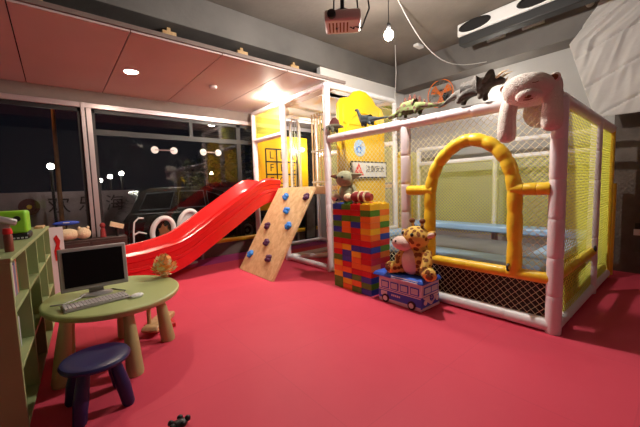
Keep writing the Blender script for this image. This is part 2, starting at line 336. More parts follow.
# street trees
def tree(x, y, h, lab):
    t = thing('street_tree', (x, y, -.1), lab, 'tree')
    MB().tube([(x, y, -.1), (x+.05, y, h*.5), (x, y, h*.8)], [.09, .07, .04], 8).build('trunk', 'brown', t)
    b = MB(); rnd = random.Random(int(x*10))
    for k in range(260):
        a = rnd.uniform(0, 2*PI); rr = h*.33*rnd.random()**.5; z = h*.75+rnd.uniform(-1, 1)*h*.3*(1-.5*rr/(h*.33)); c = Vector((x+rr*math.cos(a), y+rr*math.sin(a)*.8, z))
        u = Vector((rnd.uniform(-1, 1), rnd.uniform(-1, 1), rnd.uniform(-.5, .5))).normalized()*.12; v = Vector((rnd.uniform(-1, 1), rnd.uniform(-1, 1), rnd.uniform(-1, 1))).normalized()*.07
        b.add([c-u, c+v, c+u, c-v], [(0, 1, 2, 3)])
    b.build('foliage', 'foliage', t, smooth=False, fixn=False)
tree(4.3, 11.6, 2.6, 'dark bushy street tree behind the parked car bonnet'); tree(6.6, 12.2, 3.4, 'larger dark street tree on the right behind the tower')

# handles on the window
for i, (x0, x1, lab) in enumerate([(1.47, 1.80, 'left one of two horizontal bars with round white ends on the window'), (2.36, 2.67, 'right one of two horizontal bars with round white ends on the window')]):
    t = thing('window_grip', ((x0+x1)/2, WY-.04, 2.17), lab, 'handle', 'bars with round ends on the window')
    MB().tube([(x0, WY-.05, 2.17), (x1, WY-.05, 2.17)], .012, 8).build('bar', 'metal', t)
    for x in (x0, x1): MB().lathe([(.03, 0), (.065, .005), (.065, .02), (.03, .03)], (x, WY-.055, 2.17), (0, 1, 0)).build('round_plate', 'white', t)

# ------------------------------------------------------------------ lights of the room
M['bulb'] = emis('bulb_glow', (1, .93, .84), BULB_E); M['walllamp'] = emis('wall_lamp_glow', (1, .92, .80), WALL_E); M['down'] = emis('downlight_glow', (1, .80, .62), DOWN_E)
def bulb(x, y, z, r, m, lab, zt=4.0):
    t = thing('hanging_bulb', (x, y, z), lab, 'lamp')
    MB().ell((x, y, z), (r, r, r*1.15), nu=24, nv=16).build('glass_bulb', m, t)
    MB().lathe([(.016, 0), (.022, .01), (.022, .06), (.012, .08)], (x, y, z+r*1.12), n=16).build('socket', 'blackp', t)
    MB().tube([(x, y, z+r+.05), (x, y, zt)], .005, 6).build('cord', 'blackp', t)
bulb(3.06, 2.35, 3.1, .05, 'bulb', 'bare glowing bulb hanging on a cord above the play frame')
wl = thing('wall_lamp', (WX, 2.40, 2.92), 'small glowing wall lamp behind the horned dinosaur', 'lamp')
MB().lathe([(.05, 0), (.05, .02), (.02, .03), (.02, .16)], (WX, 2.40, 2.92), (-1, 0, 0), 16).build('bracket', 'white', wl)
MB().ell((WX-.21, 2.40, 2.92), (.06, .06, .06)).build('globe', 'walllamp', wl)
bl_ = thing('board_lamp', (4.66, 6.34, 2.30), 'small glowing white lamp at the right edge of the yellow letter board', 'lamp')
MB().tube([(4.66, 6.34, 2.30), (4.66, 6.22, 2.30)], .012, 8).build('arm', 'white', bl_)
MB().ell((4.66, 6.18, 2.30), (.04, .04, .04), nu=18, nv=12).build('globe', emis('board_lamp_glow', (.92, .96, 1), 700), bl_)
for (x, y, lab) in [(.94, 5.13, 'round recessed ceiling light above the desk side window'), (3.16, 5.10, 'domed ceiling light above the top of the slide')]:
    t = thing('recessed_light', (x, y, 3.08), lab, 'lamp', 'recessed ceiling lights')
    MB().ring((x, y, 3.078), .085, .012, (0, 0, 1), 24, 8).build('bezel', 'white', t)
    if x < 2: MB().lathe([(.08, 0), (.08, .012)], (x, y, 3.066)).build('lens', 'down', t)
    else: MB().lathe([(.03, -.075), (.07, -.06), (.09, -.03), (.09, -.008)], (x, y, 3.078)).build('glass_dome', emis('bright_dome_glow', (1, .88, .74), DOWN_E*1.5), t)
tag(MB().lathe([(.03, -.045), (.055, -.035), (.06, 0)], (2.1, 5.13, 3.08)).build('smoke_detector', 'white'), 'small round smoke detector on the pink ceiling boards', 'smoke detector')

# ------------------------------------------------------------------ netting helper
def net(o, u, v, U, V, pitch, r, keep=lambda a, b: True, sag=.0):
    """diamond mesh of cords over the rectangle U x V spanned by u, v at o"""
    o, u, v = map(Vector, (o, u, v)); nrm = u.cross(v).normalized(); mb = MB(); nu = int(U/(pitch/2)); nv = int(V/(pitch/2))
    pu = U/nu; pv = V/nv
    def P(i, j):
        a, b = i*pu, j*pv
        return o+u*a+v*b+nrm*(sag*math.sin(a*2.3+b*1.7))
    for i in range(nu):
        for j in range(nv):
            if (i+j) % 2: q = ((i+1, j), (i, j+1))
            else: q = ((i, j), (i+1, j+1))
            if not (keep(*[c*p for c, p in zip(q[0], (pu, pv))]) and keep(*[c*p for c, p in zip(q[1], (pu, pv))])): continue
            a, b = P(*q[0]), P(*q[1]); d = (b-a).normalized(); s = d.cross(nrm)*r; t = nrm*r
            mb.add([a+s, a-s*.5+t*.87, a-s*.5-t*.87, b+s, b-s*.5+t*.87, b-s*.5-t*.87], [(0, 1, 4, 3), (1, 2, 5, 4), (2, 0, 3, 5)])
    return mb
X, Y, Z = (1, 0, 0), (0, 1, 0), (0, 0, 1)
# ------------------------------------------------------------------ netted play cage
cage = thing('play_cage', (3.4, 2.3, 0), 'netted soft play cage with pink white padded posts and a yellow arched entrance', 'play cage')
FX = 3.40
for (x, y, h, r, m) in [(FX, .80, 2.10, .064, 'foam'), (FX, 2.37, 2.10, .062, 'foam'), (4.95, .80, 2.06, .055, 'foam'), (5.90, .80, 2.06, .045, 'yfoam'), (5.90, 2.28, 2.05, .05, 'foamw'), (5.90, 3.80, 2.10, .05, 'foamw')]:
    MB().foam((x, y, 0), (x, y, h), r).build('post', m, cage)
def rail(a, b, r, m='foam', par=None, seg=.36): return MB().foam(a, b, r, seg).build('rail', m, par or cage)
rail((FX, .80, 2.13), (FX, 3.78, 2.15), .062); rail((FX, .80, 2.10), (5.9, .80, 2.06), .055)
rail((FX, .80, .065), (FX, 2.37, .065), .06, 'foamw'); rail((FX, 2.37, .065), (FX, 3.77, .065), .055, 'foamw'); rail((FX, .80, .065), (5.9, .80, .065), .055, 'foamw')
rail((FX, .80, .50), (FX, 2.37, .50), .055, 'yfoam'); rail((FX, .80, .52), (4.95, .80, .52), .05, 'yfoam')
rail((5.9, .86, 1.80), (5.9, 3.80, 1.80), .045, 'foamw'); rail((5.9, .86, 2.06), (5.9, 3.80, 2.1), .04, 'foamw')
# arch
pts = [(2.04, .5), (2.04, .8), (2.04, 1.1), (2.035, 1.3), (2.0, 1.47), (1.93, 1.62), (1.82, 1.74), (1.69, 1.82), (1.56, 1.845), (1.43, 1.81), (1.31, 1.73), (1.22, 1.61), (1.165, 1.46), (1.14, 1.3), (1.135, 1.1), (1.13, .8), (1.13, .5)]
P = []; Rr = []
def cr_(p0, p1, p2, p3, t): return tuple(.5*((2*p1[k])+(-p0[k]+p2[k])*t+(2*p0[k]-5*p1[k]+4*p2[k]-p3[k])*t*t+(-p0[k]+3*p1[k]-3*p2[k]+p3[k])*t**3) for k in range(2))
for i in range(len(pts)-1):
    a = pts[max(0, i-1)]; d = pts[min(len(pts)-1, i+2)]
    for t, q in ((0, .90), (.12, 1.0), (.5, 1.05), (.88, 1.0)):
        y, z = cr_(a, pts[i], pts[i+1], d, t); P.append((FX, y, z)); Rr.append(.066*q)
P.append((FX, 1.13, .5)); Rr.append(.06)
MB().tube(P, Rr, 16).build('entrance_arch', 'yfoam', cage)
for a, b in ((1.98, 2.33), (.84, 1.16)): MB().foam((FX-.01, a, 1.32), (FX-.01, b, 1.32), .058, .12).build('arch_brace', 'yfoam', cage)
def inarch(y, z):
    if z < .48: return False
    if z < 1.35: return 1.14 < y < 2.04
    return ((y-1.59)/.45)**2+((z-1.35)/.5)**2 < 1
net((FX, .84, .10), Y, Z, 1.49, 2.0, .068, .0028, lambda a, b: not inarch(.84+a, .10+b), .01).build('front_net', 'netw', cage, fixn=False, smooth=False)
net((FX, 2.44, .10), Y, Z, 1.33, 2.0, .068, .0028, sag=.01).build('front_net', 'netw', cage, fixn=False, smooth=False)
net((FX+.07, .79, .10), X, Z, 1.45, 1.95, .06, .0030, sag=.008).build('side_net', 'nety', cage, fixn=False, smooth=False)
net((5.0, .79, .10), X, Z, .86, 1.95, .06, .0034, sag=.008).build('side_net', 'nety', cage, fixn=False, smooth=False)
net((5.86, .86, .45), Y, Z, 2.9, 1.33, .06, .0048, sag=.01).build('back_net', 'nety', cage, fixn=False, smooth=False)
net((5.22, 3.80, .45), X, Z, .64, 1.6, .055, .0042, sag=.01).build('end_net', 'nety', cage, fixn=False, smooth=False)
for a in ((FX-.06, 1.16, .56), (4.88, .76, .56)):
    MB().ring(a, .03, .012, Y, 16, 6).build('strap', 'blackp', cage)
# yellow padded post by the wall
t = tag(MB().foam((6.10, .80, 0), (6.10, .80, 1.32), .055, .33).build('padded_post', 'yfoam'), 'short yellow padded post standing past the cage end before the brown wall', 'post')
# trampoline inside
tr = thing('trampoline', (4.8, 2.3, 0), 'low trampoline with light blue edge pads and a grey bed inside the cage', 'trampoline')
MB().bx((3.98, 1.25, .42), (5.45, 3.55, .45)).build('bed', 'tmat', tr, smooth=False, bevel=.01)
for a, b in (((3.62, .95, .44), (3.98, 3.75, .54)), ((5.45, .95, .56), (5.80, 3.7, .67)), ((3.98, .95, .46), (5.45, 1.25, .56)), ((3.98, 3.5, .46), (5.45, 3.7, .56))):
    MB().bx(a, b).build('edge_pad', 'padb', tr, bevel=.03, bseg=3)
MB().bx((3.62, .98, .03), (3.64, 3.75, .44)).bx((3.62, .97, .03), (5.8, .99, .44)).build('skirt', 'dark', tr, smooth=False)
for x in (3.8, 5.62):
    for y in (1.2, 3.5): MB().tube([(x, y, 0), (x, y, .45)], .03, 8).build('leg', 'metal', tr)
# second mat deck at the left end of the cage
# ------------------------------------------------------------------ slide tower
tw = thing('slide_tower', (3.9, 5.0, 0), 'tall play tower of pink white padded posts with a raised deck beside the slide', 'play tower')
TY0, TY1, TX1 = 3.84, 6.22, 5.15
for (x, y, h) in [(FX, TY0, 2.98), (FX, 5.08, 2.98), (FX, TY1, 2.98), (TX1, TY0, 2.98), (TX1, TY1, 2.98), (TX1, 5.08, 2.98)]:
    MB().foam((x, y, 0), (x, y, h), .056 if x == FX else .045).build('post', 'foam' if x == FX else 'foamw', tw)
for a, b in [((FX, TY0, 3.0), (FX, TY1, 3.0)), ((FX, TY0, 3.0), (TX1, TY0, 3.0)), ((FX, TY1, 3.0), (TX1, TY1, 3.0)), ((TX1, TY0, 3.0), (TX1, TY1, 3.0)), ((FX, 5.08, 2.42), (FX, TY1, 2.42)),
             ((FX, TY0, .06), (FX, 5.08, .06)), ((FX, 5.08, .06), (TX1, 5.08, .06)), ((FX, 5.08, .06), (TX1, TY0, .06)), ((TX1, TY0, .06), (TX1, TY1, .06)), ((FX, TY1, .06), (TX1, TY1, .06)), ((FX, 5.08, .06), (FX, TY1, .06)),
             ((TX1, TY0, 2.2), (TX1, TY1, 2.2)), ((FX, TY0, .55), (TX1, TY0, .55))]:
    MB().foam(a, b, .048, .4).build('rail', 'foam' if a[0] == FX and b[0] == FX else 'foamw', tw)
MB().bx((FX+.03, TY0+.05, 1.34), (TX1-.03, TY1-.05, 1.41)).build('deck', 'ply', tw, bevel=.01)
MB().bx((FX-.02, TY0+.06, 1.28), (FX+.03, TY1-.05, 1.41)).build('deck_edge', 'woodl', tw, bevel=.006)
net((FX, 5.14, 2.48), Y, Z, 1.02, .48, .05, .004).build('net', 'nety', tw, fixn=False, smooth=False)
net((TX1, 3.9, 1.45), Y, Z, 2.25, 1.5, .06, .004).build('net', 'nety', tw, fixn=False, smooth=False)
net((FX+.08, 3.86, .12), X, Z, 1.6, 1.2, .06, .004).build('net', 'nety', tw, fixn=False, smooth=False)
# slatted guard and arched guard on the deck
sg = thing('slatted_guard', (4.3, 5.15, 1.41), 'beige upright slatted guard standing on the tower deck', 'guard')
for k in range(5):
    y = 4.98+k*.09; MB().tube([(4.3, y, 1.42), (4.3, y, 2.92)], .018, 8).build('slat', 'cream', sg)
for z in (1.5, 2.15, 2.86): MB().tube([(4.3, 4.95, z), (4.3, 5.37, z)], .022, 8).build('crossbar', 'foamw', sg)
ag = thing('arched_guard', (4.3, 6.0, 1.41), 'pale arched guard with upright bars next to the yellow board', 'guard')
MB().tube([(4.3, 5.80, 1.41), (4.3, 5.80, 2.72), (4.3, 5.84, 2.86), (4.3, 5.95, 2.95), (4.3, 6.05, 2.95), (4.3, 6.14, 2.86), (4.3, 6.16, 2.72), (4.3, 6.16, 1.41)], .028, 10).build('hoop', 'foamw', ag)
for y in (5.88, 5.98, 6.08): MB().tube([(4.3, y, 1.41), (4.3, y, 2.93)], .012, 8).build('bar', 'metal', ag)
# yellow alphabet board at the back of the tower
ab = thing('letter_board', (4.2, 6.38, 1.45), 'yellow board with black grid and black letters behind the top of the slide', 'board')
MB().bx((3.54, 6.36, .9), (4.95, 6.40, 2.62)).build('panel', 'yplas', ab, bevel=.015)
g = MB()
gx = [3.74, 4.03, 4.32, 4.61]; gz = [1.42, 1.72, 2.01, 2.30]
for x in gx: g.bx((x-.014, 6.345, 1.42), (x+.014, 6.358, 2.30))
for z in gz: g.bx((gx[0], 6.345, z-.016), (gx[-1], 6.358, z+.016))
g.build('grid', 'blackp', ab, smooth=False)
for i, ch in enumerate('LEK' 'FEC' 'FOE'):
    c_, r_ = i % 3, i//3
    text(ch, 'letter', 'blackp', ab, (gx[c_]+.145, 6.345, gz[2-r_]+.145), (PI/2, 0, 0), .24)
# yellow moulded door panel on the tower's end, with its notice and sticker
dp = thing('door_panel', (4.1, 3.73, 1.0), 'yellow moulded plastic panel with a rounded arched top on the tower end', 'panel')
poly = [(3.5, 1.0), (4.68, 1.0), (4.68, 2.62), (4.62, 2.74), (4.45, 2.80), (4.36, 2.90), (4.2, 2.98), (4.05, 2.99), (3.9, 2.95), (3.78, 2.84), (3.6, 2.80), (3.52, 2.70)]
MB().prism(poly, (0, 3.71, 0), X, Z, (0, .05, 0)).build('panel', 'yplas', dp, bevel=.02, bseg=3)
MB().ring((4.1, 3.705, 2.2), .42, .02, (0, 1, 0), 28, 8, arc=PI, start=PI).build('moulded_rib', 'yplas', dp)
MB().bx((3.62, 3.695, 1.3), (3.66, 3.71, 2.7)).bx((4.52, 3.695, 1.3), (4.56, 3.71, 2.7)).bx((3.62, 3.695, 2.40), (4.56, 3.71, 2.44)).build('moulded_rib', 'yplas', dp, bevel=.006)
st = MB().lathe([(.14, 0), (.14, .01)], (4.0, 3.708, 2.03), (0, -1, 0)).build('sticker', mat('pale_blue_sticker', (.45, .62, .80), .4), dp)
M['sblue'] = mat('mid_blue_print', (.08, .25, .65), .4); M['sred'] = mat('red_print', (.7, .05, .06), .4)
MB().ring((3.97, 3.69, 2.0), .05, .012, (0, 1, 0), 20, 6).build('blue_figure', 'sblue', dp)
MB().lathe([(.03, 0), (.03, .01)], (4.06, 3.697, 2.09), (0, -1, 0), 16).build('pink_dot', 'plush', dp)
sg2 = thing('warning_sign', (4.2, 3.67, 1.52), 'black bordered notice with a red triangle and dark lettering on the yellow panel', 'sign')
MB().bx((3.74, 3.66, 1.52), (4.66, 3.69, 1.81)).build('backing', 'blackp', sg2, bevel=.01)
MB().bx((3.77, 3.654, 1.545), (4.63, 3.66, 1.785)).build('face', 'white', sg2, smooth=False)
MB().prism([(3.79, 1.57), (4.03, 1.57), (3.91, 1.775)], (0, 3.646, 0), X, Z, (0, .008, 0)).build('red_triangle', 'sred', sg2, smooth=False)
text('!', 'mark', 'white', sg2, (3.91, 3.645, 1.64), (PI/2, 0, 0), .13)
text('注意安全', 'lettering', 'blackp', sg2, (4.33, 3.65, 1.675), (PI/2, 0, 0), .12, .003)
# yellow arch panel inside, right of the front middle post
ya = thing('arch_panel', (5.5, 3.88, .02), 'yellow plastic panel with an arched opening at the far end of the cage', 'panel')
pa = MB()
import itertools
cx_, rr_ = 5.5, .2; arc = [(cx_+rr_*math.cos(a), 1.35+rr_*math.sin(a)) for a in [PI*k/12 for k in range(13)]]
half = [(5.24, .02), (cx_-rr_, .02)]+[p for p in reversed(arc)]+[(cx_+rr_, .02), (5.8, .02), (5.8, 1.9), (5.68, 2.05), (5.36, 2.05), (5.24, 1.9)]
pa.prism(half, (0, 3.87, 0), X, Z, (0, .04, 0)).build('panel', 'yplas', ya, smooth=False, bevel=.008)

# ------------------------------------------------------------------ slide
sld = thing('slide', (2.0, 5.7, 0), 'glossy red two lane plastic slide running down from the tower', 'slide')
prof = [(3.345, 1.40), (3.25, 1.40), (3.05, 1.36), (2.85, 1.27), (2.48, 1.03), (2.1, .79), (1.8, .60), (1.6, .48), (1.42, .40), (1.2, .35), (.95, .31), (.70, .29), (.45, .28)]
def smoothp(p, n=4):
    o = []
    for i in range(len(p)-1):
        a = p[max(0, i-1)]; d = p[min(len(p)-1, i+2)]
        for k in range(n): o.append(cr_(a, p[i], p[i+1], d, k/n))
    return o+[p[-1]]
pp = smoothp(prof)
y0, y1 = 5.2, 6.1
sec = [(y0, -.24), (y0-.005, -.06), (y0-.035, -.045), (y0-.038, .0), (y0-.015, .015), (y0-.012, .09), (y0-.035, .105), (y0-.038, .20), (y0+.0, .235), (y0+.035, .235), (y0+.06, .20), (y0+.09, .06), (y0+.13, .01), (y0+.40, .0), (y0+.43, .04), (y0+.45, .085), (y0+.475, .085), (y0+.50, .04), (y0+.53, .0), (y1-.13, .01), (y1-.09, .06), (y1-.06, .20), (y1-.035, .235), (y1, .235), (y1+.02, .20), (y1+.02, .02), (y1, -.24), (y1-.02, -.24), (y1-.03, -.04), (y0+.03, -.04), (y0+.02, -.24)]
vs = []; K = len(sec)
for i, (x, z) in enumerate(pp):
    hs = 1.0 if x < 3.0 else 1.0-.35*min(1, (x-3.0)/.4)
    dn = max(0.0, min(1, (z-.06)/.24))
    for (y, h) in sec:
        hh = h*hs if h > 0 else (max(h*dn, -z+.01))
        vs.append((x, y, z+hh))
fs = [(i*K+k, i*K+(k+1) % K, (i+1)*K+(k+1) % K, (i+1)*K+k) for i in range(len(pp)-1) for k in range(K)]
b = MB(); b.add(vs, fs+[tuple(range(K)), tuple(range((len(pp)-1)*K, len(pp)*K))]); b.build('chute', 'bred', sld)
MB().bx((.46, y0+.05, 0), (.56, y1-.05, .26)).build('foot', 'bred', sld, bevel=.01)
MB().bx((1.0, y0+.1, 0), (1.1, y0+.2, .30)).bx((1.0, y1-.2, 0), (1.1, y1-.1, .30)).build('support', 'bred', sld, bevel=.01)
# ------------------------------------------------------------------ climbing ramp
rp = thing('climbing_ramp', (2.4, 4.64, 0), 'sloping plywood climbing ramp with blue and purple holds leading to the tower', 'ramp')
dx, dz = .90, 1.42; L_ = math.hypot(dx, dz); ux, uz = dx/L_, dz/L_
nx, nz = -uz, ux
def RP(s, y, h=0): return (2.385+ux*s+nx*h, y, uz*s+nz*h)
b = MB(); b.add([RP(s, y, h) for s in (0.005, 1.66) for y in (4.05, 5.14) for h in (-.045, 0)], [(0, 1, 3, 2), (4, 6, 7, 5), (0, 4, 5, 1), (2, 3, 7, 6), (0, 2, 6, 4), (1, 5, 7, 3)])
b.build('board', 'ply', rp, bevel=.006)
b = MB()
for y in (4.12, 5.10): b.tube([RP(.1, y, -.06), RP(1.6, y, -.06)], .02, 6)
b.build('batten', 'woodl', rp)
M['holdb'] = mat('blue_hold_resin', (.03, .25, .80), .4); M['holdp'] = mat('dark_purple_hold_resin', (.09, .02, .08), .4)
for i, (s, y, m) in enumerate([(1.46, 4.73, 'holdb'), (1.46, 4.12, 'holdp'), (1.19, 4.50, 'holdb'), (.92, 4.25, 'holdb'), (.87, 4.87, 'holdp'), (.57, 4.65, 'holdp'), (.31, 4.98, 'holdb'), (.32, 4.38, 'holdp')]):
    b = MB(); rnd = random.Random(i+3)
    for k in range(4):
        a = k*1.7+i; b.ell(RP(s+.035*math.cos(a), y+.03*math.sin(a), .022), (.042, .042, .036), nu=12, nv=8)
    b.ell(RP(s, y, .035), (.03, .03, .03), nu=10, nv=6)
    h = b.build('climbing_hold', m, rp); h['label'] = ('bright blue' if m == 'holdb' else 'dark purple')+' climbing hold'
# ------------------------------------------------------------------ block wall
rows = ['BGRYYY', 'RRRGYO', 'BGGOYY', 'GOBOBG', 'BORYOO', 'GGROYB', 'RRRRRR', 'OYBBGG', 'RBYROO', 'GBORRR', 'YROOBR', 'OORRRO', 'YBGBRB', 'GYOGBB', 'GOGBGY']
NB = len(rows); bh = 1.165/NB; by = [3.265-.1715*k for k in range(5)]
ORDW = ['bottom', 'second', 'third', 'fourth', 'fifth', 'sixth', 'seventh', 'eighth', 'ninth', 'tenth', 'eleventh', 'twelfth', 'thirteenth', 'fourteenth', 'top']
meshes = {}
def brick(col, x0, x1, ya_, yb_, row, where):
    key = (col, round(x1-x0, 3)); z = row*bh
    if key not in meshes:
        b = MB(); lx, ly = x1-x0-.004, yb_-ya_-.004
        b.bx((-lx/2, -ly/2, 0), (lx/2, ly/2, bh-.003))
        n = 4 if lx > .3 else 2
        for i in range(n):
            for j in range(2): b.lathe([(.03, 0), (.03, .012), (.027, .015)], (-lx/2+lx*(i+.5)/n, -ly/2+ly*(j+.5)/2, bh-.004), n=14)
        o = b.build('toy_brick', 'brick'+col, org=(0, 0, 0), bevel=.005); meshes[key] = o
    else: o = meshes[key].copy(); C.objects.link(o)
    o.location = ((x0+x1)/2, (ya_+yb_)/2, z); o.name = 'toy_brick'
    tag(o, '%s brick in the block wall, %s row%s, %s' % (COL[col][0], ORDW[row], ' up' if 0 < row < NB-1 else '', where), 'toy brick', 'toy bricks stacked as a wall')
CW = ['first column from left', 'second column from left', 'third column from left']
for r, s in enumerate(rows):
    row = NB-1-r
    for k in range(3): brick(s[k], 2.95, 3.33, by[k+1], by[k], row, CW[k])
    brick(s[3], 2.95, 3.14, by[4], by[3], row, 'at the front corner')
    brick(s[5], 3.14, 3.33, by[4], by[3], row, 'right column of the narrow face')

# ------------------------------------------------------------------ plush toys on the wall top
WT = 1.165+.012
pt = thing('plush_toy', (3.1, 3.12, WT), 'small grey green plush toy with big pointed ears on the block wall', 'plush toy')
MB().ell((3.12, 3.13, WT+.09), (.09, .10, .10)).build('body', 'greyg', pt)
MB().ell((3.08, 3.13, WT+.23), (.085, .105, .08)).build('head', 'greyg', pt)
for s in (-1, 1):
    MB().prism([(.0, -.03), (.0, .04), (.13, .035), (.15, .02)], (3.08, 3.13+s*.08, WT+.24), (0, s, 0), Z, (.025, 0, 0)).build('ear', 'greyg' if s < 0 else 'brown', pt, bevel=.008)
    MB().ell((3.005, 3.13+s*.04, WT+.245), (.012, .012, .014), nu=10, nv=8).build('eye', 'blackp', pt)
    MB().ell((3.03, 3.13+s*.09, WT+.05), (.05, .04, .04), nu=12, nv=8).build('paw', 'cream', pt)
pt.scale = (1.35, 1.35, 1.4)
pt = thing('plush_toy', (3.1, 2.9, WT), 'maroon and cream striped plush bolster lying on the block wall', 'plush toy')
b = MB().tube([(3.03, 2.96, WT+.07), (3.04, 2.92, WT+.075), (3.06, 2.76, WT+.075), (3.08, 2.66, WT+.07)], [.04, .07, .07, .045], 16); b.build('body', 'maroon', pt)
for y in (2.91, 2.81, 2.72): MB().ring((3.055, y, WT+.075), .068, .014, Y, 20, 6).build('stripe', 'cream', pt)
pt = thing('plush_toy', (3.15, 3.2, WT), 'small white and green plush ball toy at the left end of the block wall', 'plush toy')
MB().ell((3.05, 3.235, WT+.055), (.06, .035, .055)).build('body', 'cream', pt); MB().ell((3.0, 3.235, WT+.05), (.03, .03, .035), nu=10, nv=8).build('tuft', 'foliage', pt)

# ------------------------------------------------------------------ bus box and giraffe
bb = thing('toy_box', (3.15, 2.17, 0), 'blue and white camper bus shaped toy box standing in front of the cage', 'toy box')
X0, X1, Y0, Y1, H = 2.95, 3.31, 1.87, 2.46, .31
b = MB().bx((X0, Y0, .0), (X1, Y1, H)); b.build('body', 'pale', bb, bevel=.012)
b = MB().bx((X0-.004, Y0-.004, .03), (X1+.002, Y1+.004, .165)); b.build('lower_panel', 'navyp', bb, bevel=.012)
def plate(name, m, poly, face, t=.004, off=.003):
    if face == 'side': return MB().prism(poly, (X0-off-t, 0, 0), Y, Z, (t, 0, 0)).build(name, m, bb, smooth=False)
    return MB().prism(poly, (0, Y0-off-t, 0), X, Z, (0, t, 0)).build(name, m, bb, smooth=False)
M['grid'] = mat('pale_window_print', (.55, .58, .66), .4)
for k in range(4):
    y = 2.36-k*.135; 
    plate('window_print', 'navyp', [(y-.055, .175), (y+.055, .175), (y+.055, .262), (y-.055, .262)], 'side')
    plate('window_glaze', 'grid', [(y-.043, .187), (y+.043, .187), (y+.043, .250), (y-.043, .250)], 'side', .003, .007)
plate('stripe', 'pale', [(Y0+.01, .145), (Y1-.01, .145), (Y1-.01, .157), (Y0+.01, .157)], 'side', .003, .006)
plate('bumper', 'pale', [(Y0+.01, .035), (Y1-.01, .035), (Y1-.01, .05), (Y0+.01, .05)], 'side', .003, .006)
for y in (1.99, 2.35):
    MB().lathe([(.05, 0), (.05, .012)], (X0-.005, y, .052), (-1, 0, 0), 20).build('wheel_print', 'blackp', bb); MB().lathe([(.03, 0), (.03, .006)], (X0-.016, y, .052), (-1, 0, 0), 18).build('hubcap_print', 'white', bb)
plate('label_print', 'pale', [(2.33, .08), (2.42, .08), (2.42, .135), (2.33, .135)], 'side', .003, .006)
for q in range(5): plate('lettering', 'pale', [(2.145+q*.026, .095), (2.163+q*.026, .095), (2.163+q*.026, .118), (2.145+q*.026, .118)], 'side', .003, .006)
plate('windscreen_print', 'navyp', [(X0+.03, .185), (X1-.03, .185), (X1-.04, .27), (X0+.04, .27)], 'front')
for a, b_ in ((X0+.05, X0+.17), (X1-.17, X1-.05)): plate('windscreen_glaze', 'grid', [(a, .198), (b_, .198), (b_, .258), (a, .258)], 'front', .003, .007)
plate('nose_print', 'pale', [(X0+.01, .16), (X1-.01, .16), (X0+.19, .055), (X0+.17, .055)], 'front', .003, .006)
for x in (X0+.06, X1-.06): MB().lathe([(.028, 0), (.028, .008)], (x, Y0-.006, .10), (0, -1, 0), 18).build('headlight_print', 'white', bb)
em = MB().ring(((X0+X1)/2, Y0-.014, .135), .034, .004, Y, 22, 6); e_ = em.build('round_emblem', 'navyp', bb)
MB().tube([((X0+X1)/2-.022, Y0-.014, .158), ((X0+X1)/2, Y0-.014, .138), ((X0+X1)/2+.022, Y0-.014, .158)], .003, 6).tube([((X0+X1)/2-.028, Y0-.014, .142), ((X0+X1)/2-.012, Y0-.014, .108), ((X0+X1)/2, Y0-.014, .13), ((X0+X1)/2+.012, Y0-.014, .108), ((X0+X1)/2+.028, Y0-.014, .142)], .003, 6).build('emblem_strokes', 'navyp', bb)
plate('bumper', 'pale', [(X0+.01, .02), (X1-.01, .02), (X1-.01, .045), (X0+.01, .045)], 'front', .006, .006)
b = MB(); b.add([(X0-.03, Y0-.035, H), (X1+.005, Y0-.035, H), (X1+.005, Y1+.08, H), (X0-.03, Y1+.08, H), (X0-.01, Y0-.01, H+.045), (X1, Y0-.01, H+.045), (X1, Y1+.05, H+.045), (X0-.01, Y1+.05, H+.045)], [(0, 1, 2, 3), (4, 5, 6, 7), (0, 1, 5, 4), (1, 2, 6, 5), (2, 3, 7, 6), (3, 0, 4, 7)])
lid = b.build('lid', 'blue', bb, bevel=.012)
b = MB()
for i in range(2): b.tube([(X0-.035+i*.008, Y0+.03, H+.012+i*.018), (X0-.035+i*.008, 2.25, H+.012+i*.018)], .005, 6)
b.build('trim_stripe', 'pale', lid)
T = H+.045
gf = thing('plush_giraffe', (3.12, 2.08, T), 'sitting yellow plush giraffe with brown patches on the bus shaped box', 'plush toy')
GX, GY = 3.14, 2.05
MB().ell((GX, GY, T+.14), (.115, .12, .155)).build('body', 'gir', gf)
MB().ell((GX-.065, GY+.03, T+.13), (.07, .09, .125)).build('belly', 'girm', gf)
MB().ell((GX-.01, GY+.01, T+.355), (.115, .12, .11)).build('head', 'gir', gf)
MB().tube([(GX+.01, GY-.01, T+.2), (GX, GY, T+.33)], [.085, .075], 14).build('neck', 'gir', gf)
MB().ell((GX-.09, GY+.10, T+.30), (.095, .085, .068), (0, .2, -.8)).build('muzzle', 'girm', gf)
